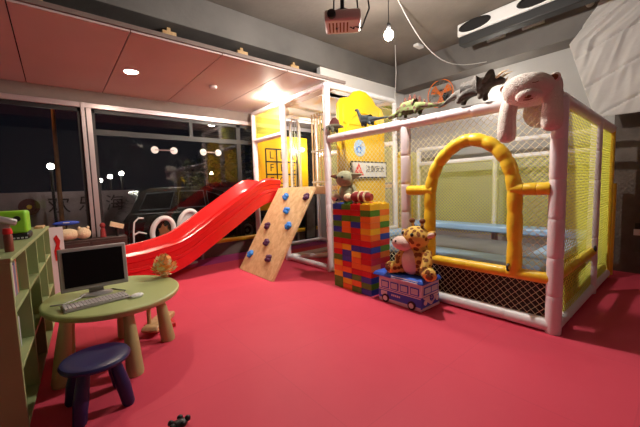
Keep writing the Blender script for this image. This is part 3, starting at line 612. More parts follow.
for s in (-1, 1):
    MB().ell((GX-.158+s*.018, GY+.15+s*.035, T+.33), (.010, .010, .010), nu=8, nv=6).build('nostril', 'blackp', gf)
    MB().ell((GX-.095+s*.03, GY+.045+s*.065, T+.395), (.016, .016, .018), nu=10, nv=8).build('eye', 'blackp', gf)
    h = MB().tube([(GX, GY+s*.04, T+.44), (GX-.005, GY+s*.05, T+.50)], .014, 8).build('horn', 'gir', gf); MB().ell((GX-.006, GY+s*.052, T+.512), (.027, .027, .025), nu=12, nv=8).build('horn_tip', 'brown', h)
    e1 = MB().ell((GX+.01, GY+s*.125, T+.385), (.022, .055, .035), (s*.5, 0, 0)).build('ear', 'gir', gf); MB().ell((GX-.008, GY+s*.13, T+.385), (.012, .042, .022), (s*.5, 0, 0), nu=12, nv=8).build('inner_ear', 'girm', e1)
    MB().tube([(GX-.02, GY+s*.10, T+.23), (GX-.08, GY+s*.14, T+.15), (GX-.11, GY+s*.13, T+.09)], [.045, .045, .038], 12).build('arm', 'gir', gf)
    lg = MB().tube([(GX-.02, GY+s*.09, T+.062), (GX-.09, GY+s*.15, T+.062), (GX-.14, GY+s*.20, T+.06)], [.06, .06, .055], 14).build('leg', 'gir', gf)
    MB().ell((GX-.145, GY+s*.202, T+.062), (.03, .058, .058), (0, 0, s*-.3)).build('foot', 'gir', lg)
    b = MB().ell((GX-.173, GY+s*.208, T+.055), (.01, .03, .026), nu=12, nv=8)
    for q in (-1, 0, 1): b.ell((GX-.170, GY+s*.208+q*.025, T+.092-abs(q)*.008), (.009, .010, .010), nu=8, nv=6)
    b.build('foot_pad', 'brown', lg)
MB().tube([(GX+.03, GY, T+.44), (GX+.09, GY, T+.36), (GX+.10, GY, T+.22)], .02, 8).build('mane', 'brown', gf)
gf.scale = (1.22, 1.28, 1.22)
# ------------------------------------------------------------------ bear draped over the corner
br_ = thing('plush_bear', (3.3, .97, 2.2), 'limp cream pink plush bear draped over the top front corner of the cage', 'plush toy')
BX, BY, BZ = 3.22, .975, 2.17
BX = 3.17
MB().ell((BX, BY, BZ), (.15, .205, .128), (.10, .40, 0), pw=.92).build('head', 'plush', br_)
MB().ell((BX-.095, BY-.035, BZ-.070), (.07, .10, .055), (0, .3, 0)).build('muzzle', 'plush', br_)
MB().ell((BX-.152, BY-.045, BZ-.088), (.014, .028, .014), nu=12, nv=8).build('nose', 'brown', br_)
MB().tube([(BX-.140, BY-.08, BZ-.108), (BX-.146, BY-.045, BZ-.114), (BX-.142, BY-.01, BZ-.108)], .004, 6).build('mouth', 'brown', br_)
for s in (-1, 1):
    MB().tube([(BX-.140, BY-.03+s*.065-.022, BZ+.018), (BX-.146, BY-.03+s*.065, BZ+.012), (BX-.142, BY-.03+s*.065+.022, BZ+.018)], .003, 6).build('closed_eye', 'brown', br_)
    e1 = MB().ell((BX-.0, BY+s*.185, BZ+.055), (.03, .045, .04)).build('ear', 'plush', br_); MB().ell((BX-.022, BY+s*.188, BZ+.052), (.012, .03, .026), nu=12, nv=8).build('inner_ear', 'brown', e1)
b = MB(); v_, f_ = skin([(BX+.14, 1.12, 2.15, .07), (BX+.06, 1.14, 2.10, .08), (BX+.03, 1.15, 1.95, .075), (BX+.03, 1.145, 1.83, .088), (BX+.03, 1.145, 1.74, .068)], [(0, 1), (1, 2), (2, 3), (3, 4)]); b.add(v_, f_); b.build('arm', 'plush', br_)
b = MB(); v_, f_ = skin([(BX+.15, .86, 2.24, .075), (BX+.06, .82, 2.20, .085), (BX-.01, .795, 2.0, .075), (BX-.01, .795, 1.88, .09), (BX-.01, .80, 1.79, .07)], [(0, 1), (1, 2), (2, 3), (3, 4)]); b.add(v_, f_); b.build('arm', 'plush', br_)
MB().ell((3.55, .99, 2.04), (.10, .14, .15)).ell((3.40, .98, 2.25), (.16, .13, .06)).build('body', 'plush', br_)

# ------------------------------------------------------------------ dinosaurs on the top rail
TZ = 2.15+.060
def dino(name, lab, y, d, nodes, edges, m, sub=2, z0=TZ, k_=1.12, kz=1.25, kr=1.25, lx=0):
    e = thing(name, (FX, y, z0), lab, 'toy dinosaur')
    nn = [(FX+lx+n[1]*k_, y+d*n[0]*k_, z0+n[2]*kz, n[3]*kr) for n in nodes]
    b = MB(); v_, f_ = skin(nn, edges, sub); b.add(v_, f_); b.build('body', m, e)
    return e
M['dgreen'] = spots('green_dino_skin', (.12, .15, .045), (.09, .035, .02), 20, .42); M['dgrey'] = mat('grey_dino_skin', (.035, .045, .05), .6, var=.5, vscale=20, bump=.3)
M['dbrown'] = mat('brown_grey_dino_skin', (.075, .055, .04), .7, var=.5, vscale=16, bump=.4, col2=(.02, .016, .013)); M['dolive'] = mat('olive_dino_skin', (.10, .09, .05), .65, var=.5, vscale=20, bump=.3)
def plates(e, y, d, items, m, name='back_plate', th=.014):
    for s, z, w_, h in items:
        MB().prism([(-w_*.5, 0), (w_*.5, 0), (w_*.5, h*.5), (0, h), (-w_*.5, h*.5)], (FX-th/2, y+d*s*1.12, TZ+z*1.16), (0, d, 0), Z, (th, 0, 0)).build(name, m, e, bevel=.004)
# horned dinosaur, head towards the bear
y, d = 1.56, -1
e = dino('toy_triceratops', 'large brown grey three horned toy dinosaur beside the plush bear', y, d,
 [(0, 0, .12, .075), (.10, 0, .125, .085), (-.10, 0, .12, .07), (-.19, 0, .10, .035), (-.32, 0, .055, .018), (-.42, 0, .03, .008), (.19, 0, .135, .055), (.27, 0, .135, .045), (.36, 0, .11, .022),
  (.12, .06, .06, .026), (.13, .07, .012, .024), (.12, -.06, .06, .026), (.13, -.07, .012, .024), (-.11, .055, .06, .030), (-.13, .06, .012, .026), (-.11, -.055, .06, .030), (-.13, -.06, .012, .026)],
 [(0, 1), (0, 2), (2, 3), (3, 4), (4, 5), (1, 6), (6, 7), (7, 8), (1, 9), (9, 10), (1, 11), (11, 12), (2, 13), (13, 14), (2, 15), (15, 16)], 'dbrown', k_=.90, kz=1.3, kr=1.15)
MB().lathe([(.04, 0), (.075, .02), (.092, .035), (.095, .043), (.03, .04)], (FX, y-.20, TZ+.19), (0, .9, .45), 20).build('neck_frill', 'dbrown', e)
for s in (-1, 1): MB().tube([(FX+s*.035, y-.25, TZ+.19), (FX+s*.045, y-.31, TZ+.225), (FX+s*.045, y-.37, TZ+.235)], [.015, .011, .002], 8).build('horn', 'cream', e)
MB().tube([(FX, y-.325, TZ+.15), (FX, y-.345, TZ+.185)], [.012, .002], 8).build('horn', 'cream', e)
# plated dinosaur, head to the left
y, d = 2.30, 1
e = dino('toy_stegosaurus', 'green plated toy dinosaur with reddish brown back plates above the middle post', y, d,
 [(0, 0, .115, .062), (.09, 0, .095, .05), (-.10, 0, .105, .048), (.18, 0, .055, .026), (.25, 0, .045, .024), (.30, 0, .035, .014), (-.20, 0, .075, .028), (-.34, 0, .06, .016), (-.50, 0, .07, .007),
  (.09, .045, .05, .018), (.10, .05, .012, .018), (.09, -.045, .05, .018), (.10, -.05, .012, .018), (-.09, .045, .05, .022), (-.09, .05, .012, .020), (-.09, -.045, .05, .022), (-.09, -.05, .012, .02)],
 [(0, 1), (0, 2), (1, 3), (3, 4), (4, 5), (2, 6), (6, 7), (7, 8), (1, 9), (9, 10), (1, 11), (11, 12), (2, 13), (13, 14), (2, 15), (15, 16)], 'dgreen')
M['plate'] = mat('reddish_brown_plate', (.09, .02, .01), .85, var=.3, vscale=30); M['sail'] = mat('dark_red_sail', (.22, .04, .03), .5, var=.4, vscale=30)
plates(e, y, d, [(.17, .085, .035, .05), (.12, .12, .04, .07), (.065, .145, .045, .085), (.005, .155, .05, .10), (-.055, .15, .05, .095), (-.115, .13, .045, .08), (-.17, .095, .04, .065), (-.23, .08, .035, .05), (-.29, .065, .03, .04)], 'plate')
# long necked dinosaur, head to the left
y, d = 3.0, 1
e = dino('toy_sauropod', 'small dark grey long necked toy dinosaur on the top rail before the yellow panel', y, d,
 [(0, 0, .075, .038), (.06, 0, .075, .032), (-.07, 0, .07, .028), (.11, 0, .105, .020), (.14, 0, .15, .014), (.16, 0, .185, .015), (.20, 0, .182, .009), (-.16, 0, .055, .015), (-.27, 0, .05, .009), (-.36, 0, .045, .004),
  (.05, .03, .035, .013), (.05, .03, .006, .014), (.05, -.03, .035, .013), (.05, -.03, .006, .014), (-.06, .03, .035, .015), (-.07, .03, .006, .015), (-.06, -.03, .035, .015), (-.07, -.03, .006, .015)],
 [(0, 1), (0, 2), (1, 3), (3, 4), (4, 5), (5, 6), (2, 7), (7, 8), (8, 9), (1, 10), (10, 11), (1, 12), (12, 13), (2, 14), (14, 15), (2, 16), (16, 17)], 'dgrey', kz=1.45, kr=1.6)
# sail backed dinosaur at the tower post
y, d = 3.67, 1
e = dino('toy_spinosaurus', 'olive toy dinosaur with dark red back sail beside the tower post', y, d,
 [(0, 0, .08, .034), (.07, 0, .085, .026), (.13, 0, .08, .022), (.20, 0, .07, .012), (-.09, 0, .07, .024), (-.17, 0, .05, .010), (.05, .035, .05, .010), (.07, .04, .03, .008), (.05, -.035, .05, .010), (.07, -.04, .03, .008),
  (-.03, .035, .045, .016), (-.02, .04, .008, .014), (-.03, -.035, .045, .016), (-.02, -.04, .008, .014)],
 [(0, 1), (1, 2), (2, 3), (0, 4), (4, 5), (1, 6), (6, 7), (1, 8), (8, 9), (0, 10), (10, 11), (0, 12), (12, 13)], 'dolive', k_=1.3, kz=1.4, kr=1.5, lx=-.02)
MB().prism([(.09, .13), (-.14, .12), (-.12, .19), (-.05, .24), (.0, .245), (.07, .20)], (FX-.026, y, TZ), (0, 1, 0), Z, (.012, 0, 0)).build('sail', 'sail', e, bevel=.003)

# ------------------------------------------------------------------ desk, monitor, stool
TX, TY, TH = .345, 3.31, .52
tb = thing('oval_table', (TX, TY, 0), 'pale green plastic oval children table carrying the monitor', 'table')
b = MB(); pr2 = [(.90, -.055), (.97, -.052), (1.0, -.03), (1.0, -.010), (.985, -.002), (.96, 0)]; n = 64; vs = []
for r, h in pr2:
    for k in range(n):
        a = 2*PI*k/n; vs.append((TX+.515*r*math.cos(a), TY+.585*r*math.sin(a), TH+h))
fs = [(i*n+k, i*n+(k+1) % n, (i+1)*n+(k+1) % n, (i+1)*n+k) for i in range(len(pr2)-1) for k in range(n)]+[tuple(range(n))[::-1], tuple((len(pr2)-1)*n+k for k in range(n))]
b.add(vs, fs); b.build('tabletop', 'gtab', tb)
for (x, y) in [(.37, 2.74), (.715, 3.17), (-.07, 2.95), (.42, 3.55), (-.03, 3.45)]:
    cx0, cy0 = TX+(x-TX)*.86, TY+(y-TY)*.86
    MB().tube([(x, y, 0), (x, y, .02), ((x*.55+cx0*.45), (y*.55+cy0*.45), .25), (cx0, cy0, TH-.05)], [.058, .062, .050, .036], 20).build('leg', 'gleg', tb)
mo = thing('monitor', (.2, 3.36, TH), 'silver framed flat monitor with a black screen on the green table', 'monitor')
MB().box((.215, 3.36, .765), (.485, .035, .365), (-.06, 0, 0)).build('casing', 'silver', mo, bevel=.008)
MB().box((.215, 3.340, .770), (.425, .006, .300), (-.06, 0, 0)).build('screen', 'screen', mo, smooth=False)
MB().bx((.16, 3.375, .54), (.27, 3.40, .70)).build('stand', 'silver', mo, bevel=.006)
MB().lathe([(.12, 0), (.12, .012), (.05, .025)], (.215, 3.36, TH), sy=.75).build('base', 'silver', mo)
MB().bx((.20, 3.335, .592), (.23, 3.341, .600)).build('logo_plate', 'blackp', mo, smooth=False)
kb = thing('keyboard', (.2, 3.07, TH), 'light grey computer keyboard lying before the monitor', 'keyboard')
ka = .13; ca, sa = math.cos(ka), math.sin(ka)
MB().box((.19, 3.07, TH+.012), (.44, .155, .02), (.03, 0, ka)).build('case', 'silver', kb, bevel=.006)
b = MB()
for i in range(18):
    for j in range(6):
        lx, ly = -.20+i*.0235, -.06+j*.0235
        b.box((.19+lx*ca-ly*sa, 3.07+lx*sa+ly*ca, TH+.026), (.019, .019, .01), (.03, 0, ka))
b.build('keys', mat('keycap_plastic', (.55, .50, .50), .5), kb, smooth=False)
kb.children[1]['kind'] = 'stuff'
ms = thing('computer_mouse', (.46, 3.0, TH), 'pale grey computer mouse right of the keyboard', 'mouse')
MB().ell((.46, 3.0, TH+.012), (.058, .032, .024), (0, 0, .3)).build('shell', 'white', ms); MB().ell((.487, 3.008, TH+.027), (.012, .004, .008), (0, 0, .3), nu=10, nv=6).build('wheel', 'blackp', ms)
tag(MB().tube([(.41, 3.03, TH+.005), (.36, 3.16, TH+.005), (.42, 3.28, TH+.005), (.34, 3.42, TH+.005), (.24, 3.44, TH+.005)], .004, 6).build('mouse_cable', 'blackp'), 'thin dark mouse cable curving over the green tabletop', 'cable')
tag(MB().tube([(-.10, 3.25, TH+.006), (-.02, 3.22, TH+.006), (.08, 3.30, TH+.006), (.14, 3.36, TH+.02)], .005, 6).build('monitor_cable', 'silver'), 'pale cable running across the left of the green tabletop to the monitor', 'cable')
# dried flower ornament
dfl = thing('dried_flower_ball', (.80, 3.50, TH), 'round dried flower ornament of orange and green petals on the table edge', 'ornament')
rnd = random.Random(5); b1, b2 = MB(), MB()
for k in range(130):
    v = Vector((rnd.gauss(0, 1), rnd.gauss(0, 1), rnd.gauss(0, 1))).normalized(); c = Vector((.80, 3.50, TH+.115)); p = c+v*rnd.uniform(.06, .12)
    u_, w2 = frame_of(v); (b1 if k % 2 else b2).add([p-u_*.030, p+w2*.022-v*.012, p+u_*.030, p-w2*.022+v*.02], [(0, 1, 2, 3)])
    (b1 if k % 3 else b2).tube([c, p], .0025, 4)
o_ = b1.build('orange_petals', mat('orange_petal', (.90, .40, .10), .7, var=.2, vscale=30), dfl, fixn=False); o_['kind'] = 'stuff'
o_ = b2.build('green_petals', mat('olive_petal', (.85, .75, .38), .7, var=.3, vscale=30), dfl, fixn=False); o_['kind'] = 'stuff'
MB().lathe([(.03, 0), (.035, .01), (.012, .05)], (.80, 3.50, TH), n=14).build('base', 'woodl', dfl)
# stool
stl = thing('round_stool', (.12, 2.50, 0), 'small dark blue round plastic stool in front of the green table', 'stool')
SX, SY = .122, 2.50
MB().lathe([(.10, .292), (.165, .294), (.192, .304), (.197, .32), (.188, .334), (.165, .34), (.10, .335), (.02, .332)], (SX, SY, 0), n=44).build('seat', 'navy', stl)
for a in (-.62, .95, 2.52, -2.1):
    c_, s_ = math.cos(a-.1), math.sin(a-.1)
    MB().tube([(SX+.195*c_, SY+.195*s_, .0), (SX+.195*c_, SY+.195*s_, .015), (SX+.168*c_, SY+.168*s_, .14), (SX+.120*c_, SY+.120*s_, .30)], [.030, .037, .042, .034], 16).build('leg', 'navy', stl)
# wooden toy under the table
wt = thing('wooden_toy', (.72, 3.45, 0), 'low wooden rocking toy with an upright post and red base behind the table legs', 'toy')
MB().prism([(-.20, .04), (.20, .04), (.23, .07), (.20, .10), (-.20, .10), (-.23, .07)], (.66, 3.55, 0), (.6, .8, 0), Z, (.12, -.09, 0)).build('tray', 'woodl', wt, bevel=.01)
MB().bx((.60, 3.42, 0), (.86, 3.62, .045)).build('base', 'red', wt, bevel=.01)
MB().tube([(.62, 3.45, .08), (.62, 3.45, .30)], .02, 12).build('post', 'woodl', wt)
# black toy in front
bt = thing('black_toy', (.46, 1.93, 0), 'small black plastic toy on the red floor at the bottom edge of view', 'toy')
b = MB().ell((.46, 1.925, .02), (.05, .035, .022))
for a in range(5): b.ell((.46+.05*math.cos(a*1.25), 1.925+.035*math.sin(a*1.25), .03), (.018, .018, .018), nu=10, nv=8)
b.build('body', 'blackp', bt)

# ------------------------------------------------------------------ bookcase
bk = thing('bookcase', (-.39, 2.43, 0), 'pale green open fronted bookcase at the left edge', 'bookcase')
ang = math.atan2(.135, 2.19); bd = Vector((math.sin(ang), math.cos(ang), 0)); bl = Vector((-math.cos(ang), math.sin(ang), 0)); B0 = Vector((-.22, 2.43, 0)); BL, BW = 2.20, .32
def bkbox(mb, s0, s1, w0, w1, z0, z1):
    vs = [B0+bd*s+bl*w_+Vector((0, 0, z)) for s in (s0, s1) for w_ in (w0, w1) for z in (z0, z1)]
    mb.add(vs, [(0, 1, 3, 2), (4, 6, 7, 5), (0, 4, 5, 1), (2, 3, 7, 6), (0, 2, 6, 4), (1, 5, 7, 3)]); return mb
def part(n, *a, m='green'):
    return bkbox(MB(), *a).build(n, m, bk, smooth=False, bevel=.003)
part('top', -.005, BL, -.005, BW, 1.035, 1.06); part('end_panel', 0, .025, 0, BW, 0, 1.035); part('end_panel', BL-.025, BL, 0, BW, 0, 1.035); part('back_panel', .025, BL-.025, BW-.015, BW, .05, 1.035)
for s in (.55, 1.10, 1.65): part('divider', s-.011, s+.011, .0, BW-.015, .05, 1.035)
for z in (.04, .39, .73): part('shelf', .025, BL-.025, .005, BW-.015, z, z+.022)
def onbk(s, w_, z): return B0+bd*s+bl*w_+Vector((0, 0, z))
cols = [(.55, .08, .06), (.12, .15, .30), (.70, .66, .55), (.08, .22, .12), (.62, .50, .30), (.30, .08, .20), (.50, .52, .55)]
cn = ['red', 'navy', 'cream', 'dark green', 'tan', 'plum', 'grey']
k = 0
for z, s0, cnt, sh in ((.753, .27, 9, 'upper'), (.413, .26, 5, 'middle')):
    s = s0
    seen = {}
    for i in range(cnt):
        t_ = .018+.012*((i*7) % 3); h = .20+.03*((i*5) % 4)/3; ci = (i*3+(0 if sh == 'upper' else 1)) % 7
        b = MB()
        b.m = 0; bkbox(b, s, s+t_, .05, .22, z, z+h); b.m = 1; bkbox(b, s+.003, s+t_-.003, .0505, .223, z+.004, z+h-.004)
        key = 'book_'+cn[ci].replace(' ', '_')
        if key not in M: M[key] = mat(key+'_cover', cols[ci], .5)
        o = b.build('book', [key, 'white'], smooth=False)
        seen[ci] = seen.get(ci, 0)+1
        tag(o, '%s book standing on the %s shelf of the bookcase, %s from the near end' % (cn[ci], sh, ['first', 'second', 'third', 'fourth', 'fifth', 'sixth', 'seventh', 'eighth', 'ninth'][i]), 'book', 'books on the bookcase shelves')
        s += t_+.002
# toys on top
tt = thing('toy_crate', tuple(onbk(1.06, .13, 1.06)), 'glossy lime green toy crate with dark round holes on the bookcase', 'toy')
c = onbk(1.06, .12, 1.06)
bkbox(MB(), 0.95, 1.15, .025, .225, 1.11, 1.285).build('body', 'lime', tt, bevel=.02, bseg=3)
for s in (.08, .17):
    p = onbk(.947, s+.0, 1.225); MB().lathe([(.022, 0), (.022, .006)], p, tuple(-bd), 16).build('round_hole', 'blackp', tt)
bkbox(MB(), 0.955, 1.165, .02, .225, 1.06, 1.115).build('tracks', 'blackp', tt, bevel=.015)
b = MB()
for q in range(8): bkbox(b, 0.95, .956, .03+q*.024, .045+q*.024, 1.068, 1.08)
b.build('tread_studs', 'white', tt, smooth=False)
p = onbk(.28, .04, 1.06)
tb2 = thing('red_bottle', tuple(p), 'dark red bottle with bright red cap on the near end of the bookcase', 'bottle')
MB().lathe([(.020, 0), (.022, .01), (.022, .10), (.018, .11)], p, n=20).build('body', mat('dark_red_plastic', (.22, .05, .03), .4), tb2); MB().lathe([(.023, .11), (.024, .12), (.020, .145)], p, n=20).build('cap', 'red', tb2)
p = onbk(.40, .06, 1.06)
gb = thing('grey_toy', tuple(p+Vector((0, 0, 0))), 'pale grey wedge shaped toy behind the red bottle on the bookcase', 'toy')
MB().box(p+Vector((-.01, .10, .18)), (.10, .09, .045), (0, .35, .3)).build('top', 'silver', gb, bevel=.012); MB().tube([p+Vector((-.02, .10, 0)), p+Vector((-.02, .10, .17))], .03, 12).build('column', 'silver', gb)
p = onbk(2.0, .05, 1.06)
tag(bkbox(MB(), 1.9, 2.12, .02, .09, 1.06, 1.08).build('wooden_strip', 'woodl', smooth=False, bevel=.003), 'thin wooden strip lying at the far end of the bookcase top', 'wood strip')
# picture panel past the far end of the bookcase
pm = thing('magazine', (-.02, 5.38, 0), 'white magazine with a red figure leaning by the bookcase far end', 'magazine')
MB().box((-.035, 5.38, .49), (.15, .02, .98), (.0, 0, .1)).build('cover', 'white', pm, smooth=False)
MB().prism([(-.03, -.18), (.03, -.18), (.045, -.10), (.02, 0), (.035, .08), (.0, .16), (-.03, .12), (-.01, .04), (-.035, -.05)], (-.03, 5.366, .72), X, Z, (0, -.004, 0)).build('red_figure', 'red', pm, smooth=False)
# ------------------------------------------------------------------ things by the window, left
cb = thing('low_cabinet', (.12, 6.3, 0), 'low dark brown cabinet under the left windows', 'cabinet')
MB().bx((-.65, 6.17, .02), (.88, 6.42, .68)).build('body', mat('dark_brown_wood', (.05, .025, .02), .5), cb, bevel=.01)
for x in (-.6, .82): MB().bx((x, 6.2, 0), (x+.04, 6.3, .02)).build('foot', 'blackp', cb, smooth=False)
for x in (-.64, -.13, .38): 
    dr = MB().bx((x+.01, 6.155, .06), (x+.49, 6.17, .64)).build('door', mat('cabinet_door_brown', (.06, .03, .025), .45), cb, bevel=.004); MB().ell((x+.46, 6.148, .38), (.012, .012, .012), nu=10, nv=6).build('knob', 'metal', dr)
cp = thing('cream_plush', (.18, 6.28, .68), 'cream plush toy with two rounded lobes on the dark cabinet', 'plush toy')
MB().ell((.10, 6.28, .775), (.15, .10, .095)).build('body', 'cream', cp); MB().ell((.30, 6.28, .775), (.10, .09, .095)).build('head', 'cream', cp)
for s in (-.05, .06): MB().ell((.30+s, 6.26, .865), (.025, .02, .025), nu=10, nv=8).build('ear', 'cream', cp)
bt2 = thing('toy_plane', (.12, 6.27, .68), 'blue and white toy aeroplane behind the cream plush', 'toy')
MB().ell((.10, 6.40, .95), (.17, .03, .035)).build('fuselage', 'navyp', bt2); MB().box((.10, 6.40, .96), (.08, .12, .012)).build('wing', 'white', bt2, bevel=.003); MB().tube([(.10, 6.40, .68), (.10, 6.40, .94)], .012, 8).build('stand', 'blackp', bt2)
bx_ = thing('beige_box', (.74, 6.3, .68), 'small tilted beige box on the right end of the dark cabinet', 'box')
MB().box((.76, 6.3, .86), (.20, .08, .08), (0, .35, 0)).build('carton', 'cream', bx_, bevel=.004); MB().tube([(.76, 6.3, .68), (.76, 6.3, .85)], .02, 8).build('stand', 'blackp', bx_)
dl = thing('maroon_doll', (.56, 6.3, .68), 'small maroon doll standing on the dark cabinet left of the beige box', 'doll')
MB().tube([(.56, 6.3, .68), (.56, 6.3, .80), (.56, 6.3, .84)], [.045, .035, .02], 12).build('body', 'maroon', dl); MB().ell((.56, 6.3, .875), (.04, .04, .045), nu=14, nv=10).build('head', 'maroon', dl)
# white hoops by the window
for (x, z, sx, lab) in [(1.47, .68, .18, 'left one of two white oval rings behind the slide, brown leaf shape inside'), (1.93, .78, .17, 'right one of two white oval rings, filled white, behind the slide')]:
    t = thing('white_ring_frame', (x, 6.27, 0), lab, 'ring frame', 'white ring frames behind the slide')
    pts_ = [(x+sx*math.cos(a)+.03*math.sin(a), 6.27, z+.24*math.sin(a)) for a in [2*PI*k/36 for k in range(36)]]
    MB().tube(pts_, .045, 10, closed=True).build('ring', 'white', t)
    MB().tube([(x, 6.27, 0), (x, 6.27, z-.24)], .02, 8).build('post', 'white', t); MB().lathe([(.12, 0), (.12, .015), (.02, .03)], (x, 6.27, 0), n=24).build('base', 'white', t)
    if x > 1.6: MB().lathe([(.16, 0), (.16, .01)], (x, 6.275, z), (0, 1, 0), 32, sy=1.25).build('disc', 'white', t)
    if x < 1.6:
        MB().prism([(-.02, -.20), (.06, -.08), (.10, .0), (.06, .02), (.07, .10), (.02, .07), (-.01, .14), (-.05, .06), (-.09, .05), (-.07, -.03), (-.09, -.10)], (x+.01, 6.262, z), X, Z, (0, .02, 0)).build('leaf_shape', 'brown', t, bevel=.004)
t = thing('scooter', (1.05, 6.3, 0), 'thin white handlebar hoop of a child scooter between cabinet and slide', 'scooter')
MB().tube([(.98, 6.3, .12), (1.0, 6.3, .72), (1.02, 6.3, .88), (1.09, 6.3, .95), (1.17, 6.3, .94)], .014, 8).tube([(1.0, 6.3, .66), (1.08, 6.3, .70), (1.2, 6.3, .66)], .014, 8).build('handlebar', 'white', t)
MB().bx((.92, 6.26, .09), (1.22, 6.34, .12)).build('deck', 'white', t, bevel=.01)
for x in (.96, 1.18): MB().lathe([(.02, -.012), (.05, -.012), (.05, .012), (.02, .012)], (x, 6.3, .05), (0, 1, 0), 20).build('wheel', 'tyre', t)
# dark framed poster under the tower
t = thing('framed_poster', (4.9, 6.3, 0), 'dark framed poster standing on the floor behind the tower posts', 'poster')
MB().box((4.95, 6.32, .62), (.34, .03, 1.2), (.03, 0, 0)).build('frame', 'blackp', t, bevel=.005); MB().box((4.95, 6.302, .64), (.26, .005, 1.05), (.03, 0, 0)).build('print', mat('grey_poster', (.20, .20, .19), .5, var=.6, vscale=4), t, smooth=False)

# ------------------------------------------------------------------ up high: projector, ducted unit, fan, cables, cloth
pj = thing('projector', (2.0, 2.02, 3.98), 'pale projector hanging from a ceiling pole at the top edge', 'projector')
rz = math.radians(-44)
def rot2(x, y): return (2.0+x*math.cos(rz)-y*math.sin(rz), 2.02+x*math.sin(rz)+y*math.cos(rz))
PZ = 2.80
q = rot2(0, 0); MB().box((q[0], q[1], PZ), (.30, .25, .09), (0.0, 0.0, rz)).build('body', 'peach', pj, bevel=.02, bseg=3)
q = rot2(-.09, -.12); MB().lathe([(.035, 0), (.035, .03), (.028, .035)], (q[0], q[1], PZ), (-.72, -.69, 0), 20).build('lens', 'blackp', pj)
q = rot2(0, 0); MB().lathe([(.08, 0), (.08, .02), (.03, .04)], (q[0], q[1], PZ+.05), n=16).build('bracket', 'blackp', pj)
MB().tube([(q[0], q[1], PZ+.08), (q[0], q[1], 4.0)], .018, 10).build('pole', 'frame', pj)
for i, (dx_, dy_) in enumerate(((.06, -.05), (.10, -.09), (-.03, .03))):
    MB().tube([(q[0]+dx_*.6, q[1]+dy_*.6, 4.0), (q[0]+dx_*1.3, q[1]+dy_*1.3, 3.3), (q[0]+dx_*1.7, q[1]+dy_*1.7, 2.9), (q[0]+dx_*1.2, q[1]+dy_*1.2, 2.74), (q[0]+dx_*.5, q[1]+dy_*.5, 2.77)], .007, 6).build('cable', 'frame', pj)
b = MB()
for i in range(6):
    q = rot2(-.11+.03*i, 0); b.box((q[0], q[1], PZ-.046), (.012, .16, .004), (0, 0, rz))
b.build('vent', 'brown', pj, smooth=False)
# ducted air unit
ac = thing('air_unit', (5.55, 1.6, 3.62), 'long white ceiling air unit with black oval outlets along the beam', 'air conditioner')
MB().bx((5.3, .75, 3.79), (5.75, 2.68, 3.99)).build('casing', 'white', ac, bevel=.02, bseg=3)
MB().bx((5.32, .75, 3.65), (5.5, 2.66, 3.79)).build('lower_casing', mat('charcoal_panel', (.022, .022, .023), .5), ac, bevel=.015)
for y in (2.40, 1.55):
    MB().lathe([(.25, 0), (.25, .01), (.21, .02), (.21, -.02)], (5.298, y, 3.895), (-1, 0, 0), 32, sx=1.0, sy=.34).build('outlet', 'dark', ac)
M['bsil'] = mat('brushed_silver', (.6, .6, .6), .4, .3)
for y0_, y1_, sd_ in ((2.19, 2.48, 'left'), (1.64, 1.94, 'right')):
    tag(MB().bx((5.95, y0_, 3.81), (6.0, y1_, 3.86)).build('silver_strip', 'bsil', bevel=.005), 'silver strip on the beam under the air unit, %s one of two' % sd_, 'metal strip')
# wall fan
fn = thing('wall_fan', (6.36, 3.48, 3.2), 'round wall fan with orange blades and thin wire guard', 'fan')
FXn = 6.12; FC = (FXn, 3.44, 3.20)
g = MB(); g.ring(FC, .27, .010, X, 40, 6); g.build('guard_rim', 'orange', fn)
g = MB()
for r in (.09, .15, .21): g.ring((FXn-.05*(1-r/.27), FC[1], FC[2]), r, .003, X, 32, 4)
for k in range(16):
    a = 2*PI*k/16; g.tube([(FXn-.05, FC[1]+.04*math.cos(a), FC[2]+.04*math.sin(a)), (FXn, FC[1]+.27*math.cos(a), FC[2]+.27*math.sin(a))], .003, 4)
g.build('wire_guard', 'metal', fn)
MB().ell((FXn+.03, FC[1], FC[2]), (.05, .05, .05), nu=16, nv=10).build('hub', 'orange', fn)
for k in range(3):
    a0 = 2*PI*k/3+.5; poly = [(.04*math.cos(a0-.3), .04*math.sin(a0-.3))]+[(.22*math.cos(a0+t_), .22*math.sin(a0+t_)) for t_ in (-.35, -.2, 0, .2, .35, .5)]+[(.04*math.cos(a0+.5), .04*math.sin(a0+.5))]
    MB().prism(poly, (FXn+.03, FC[1], FC[2]), Y, Z, (.012, 0, 0)).build('blade', 'orange', fn, smooth=False)
MB().bx((FXn+.06, 3.38, 3.10), (6.30, 3.50, 3.30)).build('motor', 'blackp', fn, bevel=.02); MB().bx((6.28, 3.36, 3.05), (6.40, 3.52, 3.2)).build('wall_mount', 'blackp', fn, bevel=.01)
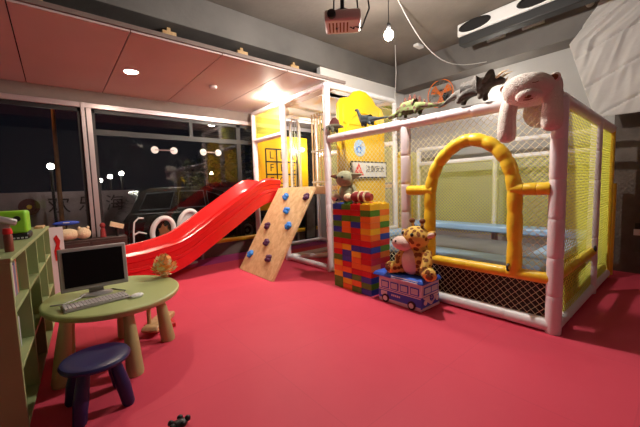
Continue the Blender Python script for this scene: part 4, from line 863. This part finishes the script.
# cables and small fixtures
tag(MB().tube([(5.1, 3.77, 4.0), (5.12, 3.77, 3.5), (5.09, 3.78, 3.1), (5.10, 3.77, 2.95)], .007, 6).build('hanging_cable', 'cord'), 'pale cable hanging straight down in front of the beam corner', 'cable')
tag(MB().tube([(3.9+2.1*k/16, 2.84-.34*(k/16)**2, 4.0-.5*(k/16)-.42*math.sin(PI*k/16)*(1-.25*k/16)) for k in range(17)], .007, 6).build('draped_cable', 'cord'), 'pale cable draped diagonally from the ceiling to the back beam', 'cable')
tag(MB().bx((5.35, 3.45, 3.95), (5.55, 3.55, 4.0)).build('ceiling_box', 'white', bevel=.01), 'small white box on the ceiling near the beam corner', 'ceiling box')
sn = thing('ceiling_sensor', (6.0, 1.10, 3.86), 'small round white sensor on the beam left of the cloth', 'sensor')
MB().lathe([(.05, 0), (.05, .02), (.03, .035)], (6.0, 1.10, 3.86), (-1, 0, 0), 20).build('case', 'white', sn); MB().lathe([(.015, 0), (.015, .01)], (5.966, 1.10, 3.86), (-1, 0, 0), 12).build('eye', 'blackp', sn)
# cloth
clm = MB(); NU, NV = 150, 100; vs = []
rnd = random.Random(3)
for i in range(NU+1):
    for j in range(NV+1):
        u_ = i/NU; v_ = j/NV                      # u: from left edge towards the right, v: bottom to top
        zb = 2.26-.02*math.sin(u_*9); yl = .99+(.30 if v_ > 0 else 0)*max(0, min(1, v_/.62)) if v_ < .62 else 1.29-(v_-.62)/.38*.45
        zt = 3.98; y = yl-(yl+1.6)*u_; z = zb+(zt-zb)*v_
        pu = (yl-y)
        q1 = pu*2.2-z*1.3; q2 = pu*.5+z*.9
        fold = .05*(1-abs(noise.noise(Vector((q1*2.6, q2*.9, 0))))*2)**2*.5+.022*noise.noise(Vector((q1*7, q2*1.6, 3)))+.06*noise.noise(Vector((pu*1.2, z*1.1, 7)))
        seam = 0
        for k in range(6):
            zz = 2.25+.42*k+pu*.42; dd = abs(z-zz); seam += .022*math.exp(-(dd/.015)**2)
        bul = .10*math.sin(PI*min(1, v_*1.15)) if v_ < .87 else .05
        x = 5.90-fold*min(1, .3+v_*3)+seam-bul*.5
        vs.append((x, y, z))
K = NV+1
clm.add(vs, [(i*K+j, (i+1)*K+j, (i+1)*K+j+1, i*K+j+1) for i in range(NU) for j in range(NV)])
clo = tag(clm.build('hanging_cloth', 'cloth', fixn=False), 'large creased white cloth hanging over the beam at the upper right', 'cloth')
sd = clo.modifiers.new('thickness', 'SOLIDIFY'); sd.thickness = .004
# socket on the brown wall
sk = thing('wall_socket', (WX, .52, .6), 'small white and black wall socket at the right edge', 'socket')
MB().bx((WX-.012, .46, .56), (WX, .58, .65)).build('plate', 'white', sk, bevel=.004); MB().bx((WX-.014, .47, .65), (WX, .57, .74)).build('switch', 'blackp', sk, bevel=.004)
